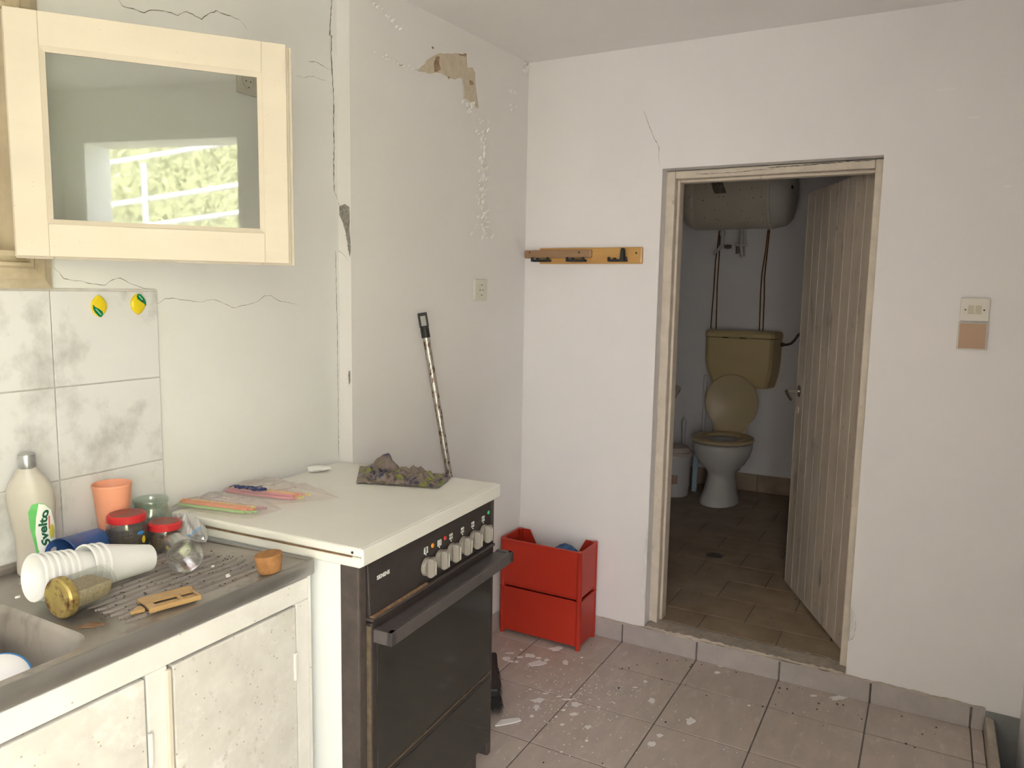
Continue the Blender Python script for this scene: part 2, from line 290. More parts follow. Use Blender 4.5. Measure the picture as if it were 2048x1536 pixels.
WALLFLAKE= [(0.7011, 1.9074, 0.0066, 0.0058), (0.7097, 1.834, 0.0149, 0.0156), (0.6914, 1.6664, 0.0079, 0.0072), (0.7107, 1.9674, 0.0072, 0.0173), (0.7028, 1.6382, 0.007, 0.009), (0.6526, 1.725, 0.0129, 0.0163), (0.7178, 1.6158, 0.0122, 0.0116), (0.698, 1.933, 0.01, 0.0061), (0.7096, 1.59, 0.0081, 0.017), (0.6711, 1.7518, 0.0145, 0.0162), (0.6649, 1.7798, 0.0096, 0.007), (0.6991, 1.876, 0.0138, 0.0054), (0.6638, 1.9853, 0.0107, 0.0112), (0.6665, 1.8542, 0.0158, 0.0075), (0.7048, 1.8283, 0.0079, 0.0096), (0.7213, 1.6776, 0.0084, 0.0123), (0.6947, 1.6028, 0.0074, 0.0151), (0.7016, 1.7358, 0.0075, 0.0093), (0.6723, 1.9287, 0.0125, 0.0168), (0.6896, 1.5793, 0.0129, 0.0177), (0.662, 1.9974, 0.0133, 0.0104), (0.7552, 1.5891, 0.0117, 0.0158), (0.691, 1.88, 0.0064, 0.01), (0.7145, 1.5777, 0.0085, 0.005), (0.7003, 1.9929, 0.0088, 0.0087), (0.7187, 1.9729, 0.0156, 0.0105), (0.6881, 1.9179, 0.0067, 0.0139), (0.6826, 1.9429, 0.0053, 0.0114), (0.6937, 1.9004, 0.0107, 0.0152), (0.6937, 1.8283, 0.0157, 0.0113), (0.6744, 1.9005, 0.0095, 0.0082), (0.6908, 1.6095, 0.014, 0.0115), (0.6777, 1.9944, 0.0071, 0.008), (0.7064, 1.6197, 0.0064, 0.0055), (0.6154, 1.5862, 0.0093, 0.0169), (0.6647, 1.7142, 0.0135, 0.0148), (0.7099, 1.792, 0.0144, 0.0169), (0.6973, 1.5937, 0.0085, 0.0136), (0.6562, 1.6475, 0.0106, 0.0136), (0.6595, 1.6992, 0.0078, 0.0172), (0.7513, 1.5828, 0.0154, 0.0138), (0.7095, 1.9947, 0.0147, 0.0066), (0.6832, 1.5725, 0.0067, 0.0134), (0.6875, 1.7552, 0.013, 0.0173), (0.7395, 1.9217, 0.005, 0.0166), (0.6803, 1.9575, 0.0137, 0.0153), (0.6364, 1.6104, 0.0071, 0.0138), (0.6647, 1.8593, 0.0146, 0.0152), (0.6886, 1.7995, 0.0052, 0.0128), (0.6937, 1.7924, 0.0143, 0.013), (0.651, 1.9422, 0.0106, 0.005), (0.7208, 1.6357, 0.0139, 0.006), (0.6618, 1.7637, 0.0083, 0.008), (0.7262, 1.7976, 0.0154, 0.0061), (0.6407, 1.9511, 0.0105, 0.0107), (0.6495, 1.6205, 0.0134, 0.0058), (0.6943, 1.6134, 0.014, 0.0105), (0.7071, 1.6526, 0.0067, 0.0166), (0.6976, 1.9336, 0.0086, 0.0121), (0.712, 1.6043, 0.0126, 0.0049), (0.1548, 2.0867, 0.0073, 0.0049), (0.2078, 2.076, 0.0073, 0.0049), (0.1943, 2.0809, 0.0073, 0.0049), (0.248, 2.0701, 0.0073, 0.0049), (0.1938, 2.0765, 0.0073, 0.0049), (0.1031, 2.0826, 0.0073, 0.0049), (0.14, 2.0796, 0.0073, 0.0049), (0.2798, 2.0778, 0.0073, 0.0049), (0.1648, 2.0771, 0.0073, 0.0049), (0.2602, 2.0827, 0.0073, 0.0049), (0.3139, 2.0803, 0.0073, 0.0049), (0.2269, 2.0802, 0.0073, 0.0049), (0.2387, 2.0762, 0.0073, 0.0049), (0.2229, 2.0769, 0.0073, 0.0049), (0.1551, 2.0765, 0.0073, 0.0049), (0.2958, 2.0814, 0.0073, 0.0049), (0.6096, 2.0276, 0.0122, 0.0134), (0.5796, 2.032, 0.0122, 0.0134), (0.5848, 2.0307, 0.0122, 0.0134), (0.5856, 2.0059, 0.0122, 0.0134), (0.6057, 2.0385, 0.0122, 0.0134), (0.6212, 2.043, 0.0122, 0.0134), (0.5968, 2.0075, 0.0122, 0.0134), (0.5929, 2.0124, 0.0122, 0.0134), (0.6051, 2.009, 0.0122, 0.0134), (0.5541, 2.0355, 0.0122, 0.0134), (0.1043, 2.2204, 0.0109, 0.0085), (0.1167, 2.2156, 0.0109, 0.0085), (0.1401, 2.217, 0.0109, 0.0085), (0.1594, 2.2034, 0.0109, 0.0085), (0.1699, 2.2029, 0.0109, 0.0085), (0.1845, 2.1966, 0.0109, 0.0085), (0.2035, 2.1827, 0.0109, 0.0085), (0.2194, 2.1808, 0.0109, 0.0085), (0.9019, 2.1404, 0.0085, 0.0122), (0.8617, 2.1385, 0.0085, 0.0122), (0.8692, 2.0731, 0.0085, 0.0122), (0.9037, 2.0887, 0.0085, 0.0122), (0.8656, 2.088, 0.0085, 0.0122), (0.8898, 2.14, 0.0085, 0.0122)]
FLAKES= [(2.5765, 1.1968, [(0.0114, -0.019), (0.0029, -0.0143), (-0.0034, -0.0143), (-0.0125, -0.0119), (-0.0198, -0.003), (-0.0209, 0.0074), (-0.0159, 0.0136), (-0.0158, 0.0265), (-0.0047, 0.0233), (0.0034, 0.0141), (0.0086, 0.0082), (0.0235, 0.0035), (0.0262, -0.0092), (0.0227, -0.0194)]), (2.4357, 1.2052, [(0.0166, -0.0277), (0.0048, -0.024), (-0.004, -0.0172), (-0.0129, -0.0128), (-0.0181, -0.0031), (-0.0319, 0.0108), (-0.0283, 0.024), (-0.0184, 0.0308), (-0.0042, 0.0211), (0.0046, 0.0197), (0.0135, 0.0134), (0.0296, 0.0051), (0.0192, -0.0065), (0.0269, -0.0229)]), (2.4945, 1.1214, [(0.0066, -0.011), (-0.0016, -0.0123), (-0.0113, -0.0154), (-0.0117, -0.0078), (-0.0168, -0.005), (-0.0122, 0.0003), (-0.0087, 0.0041), (-0.004, 0.0066), (0.0014, 0.0105), (0.0064, 0.0088), (0.0099, 0.0065), (0.0224, 0.0067), (0.0137, -0.0003), (0.0153, -0.0071)]), (2.4085, 1.3243, [(0.008, -0.0134), (0.001, -0.0158), (-0.006, -0.0141), (-0.0139, -0.0123), (-0.0172, -0.0053), (-0.0162, 0.0021), (-0.0122, 0.0078), (-0.008, 0.0133), (-0.001, 0.0158), (0.0056, 0.0133), (0.0107, 0.0095), (0.0106, 0.0032), (0.0176, -0.0023), (0.0117, -0.0075)]), (2.397, 1.2992, [(0.0038, -0.0064), (0.0015, -0.0076), (-0.0025, -0.0108), (-0.0046, -0.0048), (-0.0073, -0.0016), (-0.0098, 0.003), (-0.0098, 0.0081), (-0.0048, 0.008), (-0.0018, 0.0091), (0.0019, 0.0082), (0.0037, 0.0039), (0.01, 0.0021), (0.0059, -0.0018), (0.0104, -0.0086)]), (2.4049, 1.2787, [(0.003, -0.0049), (0.0007, -0.0056), (-0.0029, -0.0082), (-0.0062, -0.0057), (-0.0055, -0.0014), (-0.0074, 0.0015), (-0.006, 0.0043), (-0.0045, 0.0075), (-0.0007, 0.0057), (0.0029, 0.0081), (0.0068, 0.0063), (0.0078, 0.002), (0.0092, -0.0019), (0.008, -0.0057)]), (2.475, 1.2582, [(0.0087, -0.0146), (0.0036, -0.0213), (-0.0052, -0.0185), (-0.0111, -0.0107), (-0.0108, -0.0022), (-0.0173, 0.0049), (-0.0181, 0.0145), (-0.0082, 0.0137), (-0.0032, 0.019), (0.0054, 0.0194), (0.0113, 0.0109), (0.0101, 0.0021), (0.0176, -0.005), (0.0118, -0.0095)]), (2.4748, 1.221, [(0.0059, -0.0098), (0.002, -0.0093), (-0.0013, -0.0062), (-0.0058, -0.0058), (-0.0072, -0.0012), (-0.0066, 0.0023), (-0.0083, 0.0072), (-0.006, 0.01), (-0.0022, 0.0106), (0.002, 0.0091), (0.005, 0.0051), (0.0076, 0.0012), (0.008, -0.0028), (0.0069, -0.006)]), (2.4761, 1.189, [(0.0063, -0.0105), (0.0005, -0.008), (-0.0027, -0.0058), (-0.0083, -0.0067), (-0.0093, -0.0024), (-0.0099, 0.0016), (-0.0085, 0.0056), (-0.0039, 0.0065), (-0.0004, 0.0071), (0.0027, 0.0058), (0.0087, 0.007), (0.0121, 0.0031), (0.0109, -0.0018), (0.0059, -0.0039)]), (2.444, 1.2875, [(0.0073, -0.0122), (0.0023, -0.0122), (-0.0021, -0.0088), (-0.0037, -0.0038), (-0.01, -0.0021), (-0.0097, 0.003), (-0.0087, 0.0072), (-0.0037, 0.0062), (-0.0022, 0.0115), (0.0014, 0.006), (0.0056, 0.0057), (0.0062, 0.0013), (0.0081, -0.0025), (0.0102, -0.0084)]), (2.4524, 1.3341, [(0.0084, -0.014), (0.0055, -0.0143), (0.0009, -0.008), (-0.0024, -0.0046), (-0.0062, 0.0003), (-0.0053, 0.0038), (-0.0078, 0.0091), (-0.0095, 0.0158), (-0.0054, 0.0139), (-0.0014, 0.0116), (0.0023, 0.0043), (0.0066, -0.0004), (0.0094, -0.0067), (0.0095, -0.0111)]), (2.4998, 1.3091, [(0.0031, -0.0051), (0.0005, -0.0047), (-0.0014, -0.0037), (-0.0056, -0.005), (-0.0076, -0.002), (-0.0052, 0.0009), (-0.0061, 0.0042), (-0.003, 0.005), (-0.0006, 0.0066), (0.0027, 0.0069), (0.0039, 0.0035), (0.0064, 0.0017), (0.0051, -0.0009), (0.0052, -0.0036)]), (2.2024, 1.0865, [(0.0074, -0.0124), (0.004, -0.0159), (-0.0019, -0.0136), (-0.0112, -0.0125), (-0.0102, -0.0012), (-0.0184, 0.008), (-0.0106, 0.01), (-0.0144, 0.0243), (-0.0037, 0.0147), (0.0016, 0.0116), (0.0071, 0.0079), (0.0178, 0.0021), (0.0176, -0.0076), (0.0187, -0.0177)]), (2.1593, 1.07, [(0.0045, -0.0075), (-0.002, -0.0075), (-0.0083, -0.0097), (-0.0136, -0.0091), (-0.0213, -0.008), (-0.0115, -0.0012), (-0.0089, 0.0028), (-0.0055, 0.0093), (0.002, 0.0076), (0.0125, 0.0145), (0.0123, 0.0082), (0.017, 0.0064), (0.0167, 0.0017), (0.0138, -0.0043)]), (2.1054, 1.0602, [(0.0028, -0.0047), (0.0007, -0.0092), (-0.0022, -0.0054), (-0.0066, -0.0056), (-0.0051, -0.0013), (-0.0091, 0.0016), (-0.005, 0.0034), (-0.0031, 0.0053), (-0.0004, 0.0051), (0.0025, 0.0061), (0.0051, 0.0043), (0.01, 0.0026), (0.0083, -0.0015), (0.0059, -0.004)]), (2.2469, 0.9633, [(0.0107, -0.018), (0.0017, -0.0112), (-0.0033, -0.01), (-0.0125, -0.0105), (-0.0171, -0.0027), (-0.0158, 0.0049), (-0.0162, 0.0131), (-0.0056, 0.0094), (-0.0027, 0.0184), (0.0047, 0.0143), (0.0107, 0.009), (0.0163, 0.0026), (0.0103, -0.0032), (0.0097, -0.0079)]), (2.1884, 0.9458, [(0.0048, -0.0082), (0.0021, -0.0113), (-0.0026, -0.01), (-0.0069, -0.0063), (-0.0087, -0.0012), (-0.0123, 0.0044), (-0.0116, 0.01), (-0.0076, 0.0128), (-0.0015, 0.0079), (0.002, 0.0075), (0.0055, 0.005), (0.0079, 0.0011), (0.0112, -0.004), (0.0075, -0.0065)]), (2.1919, 0.9859, [(0.0037, -0.0063), (0.0008, -0.0055), (-0.0016, -0.0049), (-0.0046, -0.004), (-0.0072, -0.0012), (-0.0047, 0.0014), (-0.0047, 0.0038), (-0.0045, 0.0077), (-0.0008, 0.005), (0.0012, 0.0037), (0.0032, 0.0028), (0.0068, 0.0012), (0.0069, -0.0021), (0.0068, -0.0055)]), (2.1417, 0.8758, [(0.0049, -0.0083), (0.0004, -0.0063), (-0.0033, -0.0071), (-0.0086, -0.0064), (-0.009, -0.0017), (-0.0075, 0.0017), (-0.0076, 0.0054), (-0.0048, 0.0081), (-0.0005, 0.0083), (0.0037, 0.0079), (0.0057, 0.0042), (0.0066, 0.0013), (0.012, -0.0027), (0.0096, -0.0068)]), (2.1125, 0.9522, [(0.0034, -0.0058), (0.0009, -0.0048), (-0.0011, -0.0047), (-0.0038, -0.0036), (-0.0067, -0.0009), (-0.0058, 0.0021), (-0.007, 0.0061), (-0.0037, 0.0063), (-0.001, 0.0051), (0.0014, 0.006), (0.0039, 0.0037), (0.0057, 0.0008), (0.0068, -0.0025), (0.0036, -0.0031)]), (2.0684, 0.8492, [(0.0024, -0.0041), (-0.0009, -0.0062), (-0.0029, -0.0038), (-0.0042, -0.0027), (-0.0057, -0.0015), (-0.006, 0.0003), (-0.0051, 0.0025), (-0.0022, 0.0038), (0.0008, 0.0057), (0.003, 0.0039), (0.0055, 0.0035), (0.0082, 0.0022), (0.0072, -0.0004), (0.007, -0.0034)]), (2.0336, 0.8485, [(0.0023, -0.0039), (0.0003, -0.0027), (-0.001, -0.0025), (-0.0025, -0.0019), (-0.0033, -0.0006), (-0.003, 0.0008), (-0.0035, 0.0027), (-0.0014, 0.0024), (-0.0003, 0.0032), (0.0009, 0.0021), (0.0031, 0.0024), (0.0034, 0.0006), (0.0045, -0.0012), (0.0021, -0.0016)]), (1.9768, 0.8918, [(0.0025, -0.0042), (0.0004, -0.0043), (-0.0011, -0.0025), (-0.0038, -0.0031), (-0.0051, -0.0011), (-0.003, 0.0007), (-0.0046, 0.0033), (-0.0026, 0.0044), (-0.0004, 0.0044), (0.0016, 0.0038), (0.0026, 0.0021), (0.0029, 0.0006), (0.0042, -0.0009), (0.0044, -0.0032)]), (2.4203, 0.8778, [(0.0024, -0.0041), (0.0003, -0.0055), (-0.0022, -0.0042), (-0.0055, -0.0037), (-0.0082, -0.0013), (-0.0081, 0.0019), (-0.0045, 0.0031), (-0.0029, 0.0048), (-0.0002, 0.0037), (0.0026, 0.005), (0.0061, 0.0041), (0.0078, 0.0012), (0.0045, -0.0011), (0.005, -0.0035)]), (2.5131, 0.8108, [(0.0026, -0.0044), (0.0003, -0.0063), (-0.0039, -0.0073), (-0.005, -0.0031), (-0.0093, -0.0011), (-0.01, 0.0027), (-0.0077, 0.0056), (-0.003, 0.005), (-0.0005, 0.0086), (0.0039, 0.0074), (0.0079, 0.005), (0.005, 0.0006), (0.0051, -0.0014), (0.0054, -0.0039)]), (2.455, 0.8298, [(0.0044, -0.0075), (0.0022, -0.0068), (-0.0001, -0.0041), (-0.0029, -0.0032), (-0.0051, 0.0004), (-0.0061, 0.0039), (-0.0056, 0.0061), (-0.0045, 0.0076), (-0.0026, 0.0082), (0.0001, 0.004), (0.0025, 0.0028), (0.0034, -0.0003), (0.0041, -0.0026), (0.0065, -0.0072)]), (2.3987, 0.7491, [(0.0053, -0.0089), (-0.002, -0.0104), (-0.0084, -0.0092), (-0.0166, -0.0084), (-0.0136, -0.0026), (-0.019, 0.0019), (-0.0092, 0.0046), (-0.0079, 0.0133), (0.0017, 0.009), (0.0119, 0.013), (0.0164, 0.0083), (0.0176, 0.0033), (0.0152, -0.0015), (0.0118, -0.0059)]), (2.1541, 0.6684, [(0.0071, -0.012), (-0.0003, -0.0113), (-0.0068, -0.0101), (-0.0096, -0.0055), (-0.0154, -0.0022), (-0.0109, 0.0022), (-0.011, 0.0072), (-0.0066, 0.0113), (0.0004, 0.0115), (0.007, 0.0105), (0.0122, 0.007), (0.0114, 0.0017), (0.0187, -0.0038), (0.0126, -0.0082)]), (2.2683, 0.8916, [(0.0033, -0.0057), (0.0008, -0.0069), (-0.0018, -0.0044), (-0.0035, -0.0026), (-0.0045, -0.0007), (-0.0048, 0.0014), (-0.004, 0.0031), (-0.0025, 0.0043), (-0.0005, 0.0042), (0.0018, 0.0045), (0.0034, 0.0026), (0.0047, 0.0007), (0.0061, -0.0017), (0.0041, -0.0031)]), (2.5622, 1.0822, [(0.0034, -0.0058), (0.0002, -0.0062), (-0.0022, -0.0042), (-0.0056, -0.0041), (-0.0045, -0.001), (-0.0043, 0.0008), (-0.0064, 0.0042), (-0.0019, 0.0031), (-0.0001, 0.0034), (0.0031, 0.0059), (0.003, 0.0022), (0.0065, 0.0014), (0.0061, -0.0011), (0.0039, -0.0026)]), (2.2552, 1.0835, [(0.0035, -0.0059), (0.0037, -0.0092), (0.0007, -0.005), (-0.0011, -0.0023), (-0.0031, 0.0004), (-0.0052, 0.0041), (-0.0042, 0.0051), (-0.0031, 0.0052), (-0.0034, 0.0084), (-0.0006, 0.0039), (0.001, 0.0019), (0.0022, -0.0003), (0.0061, -0.0048), (0.0047, -0.0057)]), (2.2537, 1.1429, [(0.0029, -0.0049), (0.001, -0.0046), (-0.0009, -0.0051), (-0.002, -0.0022), (-0.003, -0.0005), (-0.0043, 0.0016), (-0.0023, 0.0021), (-0.0023, 0.0038), (-0.0012, 0.0053), (0.0007, 0.004), (0.0023, 0.0024), (0.0044, 0.0007), (0.0037, -0.0014), (0.0041, -0.0037)]), (1.9298, 1.0104, [(0.0013, -0.0022), (0.0001, -0.0019), (-0.0011, -0.0023), (-0.0017, -0.0015), (-0.0019, -0.0006), (-0.0024, 0.0003), (-0.0017, 0.0011), (-0.0013, 0.0023), (-0.0001, 0.0031), (0.0013, 0.003), (0.0028, 0.0023), (0.0024, 0.0007), (0.0032, -0.0004), (0.003, -0.0019)]), (2.1428, 0.989, [(0.0019, -0.0032), (0.0006, -0.0047), (-0.0008, -0.0024), (-0.0032, -0.0028), (-0.0043, -0.0008), (-0.0048, 0.0013), (-0.0038, 0.003), (-0.0023, 0.0039), (-0.0005, 0.0035), (0.0013, 0.0037), (0.0031, 0.0027), (0.0036, 0.0007), (0.0039, -0.0011), (0.004, -0.0032)]), (2.2444, 0.8171, [(0.0014, -0.0024), (0.0001, -0.0028), (-0.001, -0.0019), (-0.0034, -0.0023), (-0.0038, -0.0006), (-0.0039, 0.0009), (-0.0024, 0.0017), (-0.0013, 0.0022), (-0.0001, 0.0031), (0.0018, 0.0034), (0.0024, 0.0016), (0.0033, 0.0005), (0.0033, -0.0008), (0.0036, -0.0025)]), (2.2967, 1.0074, [(0.0013, -0.0022), (0.0002, -0.0042), (-0.001, -0.0021), (-0.0033, -0.0025), (-0.0044, -0.001), (-0.0037, 0.0006), (-0.0036, 0.0024), (-0.0015, 0.0026), (-0.0001, 0.0026), (0.0014, 0.0028), (0.0025, 0.0018), (0.0043, 0.001), (0.0039, -0.0007), (0.0034, -0.0023)]), (2.2583, 1.0043, [(0.0112, -0.0188), (0.0072, -0.016), (0.003, -0.0122), (-0.0021, -0.0063), (-0.0069, 0.002), (-0.0093, 0.0088), (-0.0082, 0.0108), (-0.0085, 0.0143), (-0.0071, 0.0159), (-0.003, 0.0122), (0.002, 0.0061), (0.0062, -0.0018), (0.009, -0.0085), (0.0076, -0.0101)]), (2.2619, 1.035, [(0.0046, -0.0078), (0.0019, -0.0056), (0.0, -0.0063), (-0.0018, -0.0024), (-0.0028, 0.0), (-0.0069, 0.0042), (-0.0066, 0.0072), (-0.0037, 0.0062), (-0.0016, 0.0049), (-0.0, 0.0069), (0.0027, 0.0037), (0.0032, -0.0), (0.0064, -0.0039), (0.0065, -0.0071)]), (2.3443, 0.5985, [(0.0083, -0.0141), (-0.0022, -0.0125), (-0.0088, -0.0093), (-0.0141, -0.0064), (-0.0227, -0.0031), (-0.0258, 0.0039), (-0.0185, 0.0102), (-0.0064, 0.0109), (0.0032, 0.018), (0.009, 0.0094), (0.0221, 0.01), (0.0186, 0.0025), (0.0151, -0.0023), (0.0135, -0.0074)]), (2.2129, 0.6603, [(0.0058, -0.0099), (-0.0, -0.0072), (-0.0032, -0.0051), (-0.0086, -0.005), (-0.0098, -0.0012), (-0.0114, 0.0027), (-0.0092, 0.0063), (-0.0056, 0.0094), (0.0, 0.0114), (0.0043, 0.0069), (0.0096, 0.0055), (0.0081, 0.001), (0.0091, -0.0022), (0.0064, -0.0044)]), (2.4189, 0.8777, [(0.0049, -0.0082), (0.0005, -0.0063), (-0.0032, -0.007), (-0.0071, -0.005), (-0.0068, -0.001), (-0.0061, 0.0017), (-0.0053, 0.004), (-0.0039, 0.0065), (-0.0006, 0.0065), (0.002, 0.0043), (0.007, 0.0049), (0.0081, 0.0011), (0.0096, -0.0026), (0.008, -0.0059)]), (2.7192, 0.2735, [(0.0072, -0.0121), (0.0036, -0.012), (-0.0011, -0.0082), (-0.0044, -0.003), (-0.009, 0.0019), (-0.0112, 0.0076), (-0.0061, 0.0067), (-0.0047, 0.008), (-0.0023, 0.0076), (0.0009, 0.007), (0.0058, 0.0039), (0.0076, -0.0016), (0.0109, -0.0074), (0.0075, -0.0083)]), (2.7776, 0.5951, [(0.0105, -0.0176), (0.0031, -0.0136), (-0.0036, -0.014), (-0.0081, -0.0056), (-0.0094, 0.0006), (-0.0147, 0.0076), (-0.015, 0.0145), (-0.0127, 0.0213), (-0.0032, 0.0141), (0.0042, 0.0166), (0.0118, 0.0081), (0.0109, -0.0007), (0.0189, -0.0098), (0.0187, -0.0181)]), (2.7127, 0.606, [(0.0065, -0.0109), (0.0002, -0.0096), (-0.0042, -0.0065), (-0.0087, -0.0043), (-0.0117, -0.0006), (-0.0115, 0.0035), (-0.0068, 0.005), (-0.0062, 0.0105), (-0.0002, 0.0088), (0.0032, 0.005), (0.0073, 0.0037), (0.0076, 0.0004), (0.0105, -0.0032), (0.0063, -0.0046)]), (2.5389, 0.4544, [(0.0031, -0.0052), (0.0002, -0.0043), (-0.0031, -0.005), (-0.0057, -0.0027), (-0.0048, -0.0), (-0.0076, 0.0027), (-0.0054, 0.0043), (-0.0025, 0.0043), (-0.0004, 0.0065), (0.0017, 0.0027), (0.0045, 0.0021), (0.0066, 0.0), (0.0048, -0.0017), (0.0051, -0.0041)]), (2.7506, 0.1966, [(0.0177, -0.0298), (0.005, -0.0196), (-0.0045, -0.0182), (-0.01, -0.0054), (-0.0248, 0.0048), (-0.028, 0.0175), (-0.0151, 0.0158), (-0.0165, 0.0278), (-0.0049, 0.0195), (0.0027, 0.0109), (0.0102, 0.0055), (0.022, -0.0042), (0.021, -0.0131), (0.0201, -0.021)])]
STRIPCHIP= [(1.9952, 1.1347), (2.0324, 1.1338), (2.059, 1.1059), (2.0723, 1.0891), (2.0628, 1.0766), (2.0428, 1.0878), (2.0164, 1.1099), (1.9952, 1.1291)]
# ------------------------------------------------------------------ the setting
CEIL = 2.275
wl = struct(O('wall_left', M().box(-1.06, -.2, 1.58, 1.85, -.2, CEIL).box(.862, 1.785, 1.58, 1.85, -.2, CEIL)
     .box(-.2, .862, 1.58, 1.85, -.2, 1.43).box(-.2, .862, 1.58, 1.85, 1.90, CEIL).box(-.2, .862, 1.82, 1.85, 1.43, 1.90), 'wall_cream'),
     'cream white kitchen wall with long cracks behind the sink and stove')
wp = struct(O('wall_left_projection', M().prism([(1.785, 1.85, -.2), (1.785, 1.533, -.2), (2.79, 1.474, -.2), (2.79, 1.85, -.2)], (0, 0, CEIL+.2)), 'wall_white'),
     'projecting wall with peeling plaster behind the broom')
wb = struct(O('wall_back', M().box(2.78, 2.93, .912, 1.85, -.2, CEIL).box(2.78, 2.93, -.49, .18, -.2, CEIL).box(2.78, 2.93, .18, .912, 1.835, CEIL)
     .box(2.78, 2.93, .18, .912, -.2, .06), 'wall_white'), 'white end wall around the bathroom doorway')
wr = struct(O('wall_right', M().box(-1.06, -.777, -.49, -.33, -.2, CEIL).box(.048, 2.78, -.49, -.33, -.2, CEIL).box(-.777, .048, -.49, -.33, 2.034, CEIL)
     .box(-.777, .048, -.49, -.33, -.2, 0), 'wall_white'), 'white side wall with the entrance doorway')
wre = struct(O('wall_rear', M().box(-1.06, -.9, -.33, 1.58, -.2, CEIL), 'wall_white'), 'white wall behind the kitchen counter end')
struct(O('ceiling', M().box(-1.06, 2.93, -.49, 1.85, CEIL, 2.42), 'ceiling_white'), 'off-white plaster ceiling of the kitchen')
fl = struct(O('floor', M().box(-.9, 2.78, -.235, 1.58, -.2, -.002).box(-.9, 1.2, -.33, -.235, -.2, -.002), 'grout_dark'), 'grey beige tiled kitchen floor')
# floor tiles, one by one
xs = [2.771, 2.562, 2.268]
while xs[-1] > -.9: xs.append(max(-.9, xs[-1]-.2935))
ys = [1.58, 1.297, .9985, .6990, .3995, .1000, -.1985, -.235]
tile_cache = {}
def floor_tile(parent, x0, x1, y0, y1, z, name, material, th=.006, gap=.0045, bev=.001):
    w, d = round(x1-x0-gap, 4), round(y1-y0-gap, 4)
    if w < .01 or d < .01: return
    k = (w, d, material)
    if k not in tile_cache:
        m = M(); c = bev
        m.rings([[(-w/2, -d/2, -th), (w/2, -d/2, -th), (w/2, d/2, -th), (-w/2, d/2, -th)], [(-w/2, -d/2, -c), (w/2, -d/2, -c), (w/2, d/2, -c), (-w/2, d/2, -c)],
                 [(-w/2+c, -d/2+c, 0), (w/2-c, -d/2+c, 0), (w/2-c, d/2-c, 0), (-w/2+c, d/2-c, 0)]])
        tile_cache[k] = mesh_of(name, m, material)
    link(name, tile_cache[k], parent, ((x0+x1)/2, (y0+y1)/2, z))
for a in range(len(xs)-1):
    for b in range(len(ys)-1):
        floor_tile(fl, xs[a+1], xs[a], ys[b+1], ys[b], 0, 'floor_tile', 'floor_tile')
    if xs[a] < 1.2: floor_tile(fl, xs[a+1], xs[a], -.33, -.235, 0, 'floor_tile', 'floor_tile')
# gutter beside the floor edge
struct(O('trim_1', M().box(1.2, 2.78, -.33, -.262, -.2, -.15).box(2.774, 2.7805, -.33, -.236, -.15, .066), 'gutter_paint'), 'dark grey painted gutter below the floor edge')
struct(O('trim_2', M().prism([(1.2, -.236, -.15), (1.2, -.236, .050), (1.2, -.262, .044), (1.2, -.268, -.15)], (1.579, 0, .0)), 'cement_edge', bevel=.004), 'beige cement kerb along the floor edge')
# skirting tiles along the end wall
bb = struct(O('baseboard_back', M().box(2.774, 2.7805, -.2, 1.474, 0, .0715), 'grout_dark'), 'grey tiled skirting below the end wall')
yj = [1.474, 1.297, .998, .699, .398, .099, -.197, -.235]
for a, b in zip(yj[:-1], yj[1:]):
    w = a-b-.006
    O('skirting_tile', M().box(-.004, .004, -w/2, w/2, 0, .0745), 'skirt_tile', bb, bevel=.001, loc=(2.7718, (a+b)/2, .0))
def mortar(name, x0, x1, y0, y1, z, n, parent, material, h=.006):
    v = []; f = []
    for i in range(n+1):
        y = y0+(y1-y0)*i/n; j = random.uniform(-.006, .006)
        v += [(x0, y, z), (x0+random.uniform(0, .004), y, z+h*random.uniform(.4, 1.1)), (x1+j, y, z+h*random.uniform(.1, .9)), (x1+j+.004, y, z-.004)]
        if i:
            a = 4*(i-1)
            for k in range(3): f.append((a+k, a+k+1, a+k+5, a+k+4))
    return O(name, M().add(v, f), material, parent, smooth=50)
mortar('mortar_line', 2.768, 2.786, -.235, 1.47, .072, 90, bb, 'cement_edge', .008)
O('threshold_bed', M().box(2.777, 2.8655, .181, .911, .058, .0825), 'cement_edge', bb, bevel=.003)
mortar('threshold_mortar', 2.770, 2.858, .186, .905, .0795, 70, bb, 'cement_edge', .010)
bp2 = struct(O('baseboard_left', M().prism([(1.80, 1.5245, 0), (2.766, 1.468, 0), (2.766, 1.476, 0), (1.80, 1.5325, 0)], (0, 0, .075)), 'skirt_tile', bevel=.001), 'grey tiled skirting below the projecting wall')
# wall tiles behind the sink
tx = [1.159, .914, .667, .420, .173, -.074]; tz = [.805, .972, 1.167, 1.366]
for i in range(len(tx)-1):
    for j in range(3):
        w = tx[i]-tx[i+1]-.0022; h = tz[j+1]-tz[j]-.0022
        O('wall_tile', M().box(-w/2, w/2, -.004, .004, -h/2, h/2), 'wall_tile', wl, bevel=.0012, loc=((tx[i]+tx[i+1])/2, 1.5765, (tz[j]+tz[j+1])/2))
O('tile_grout', M().box(-.07, 1.161, 1.5765, 1.5805, .80, 1.370), 'grout_light', wl, bevel=.001)
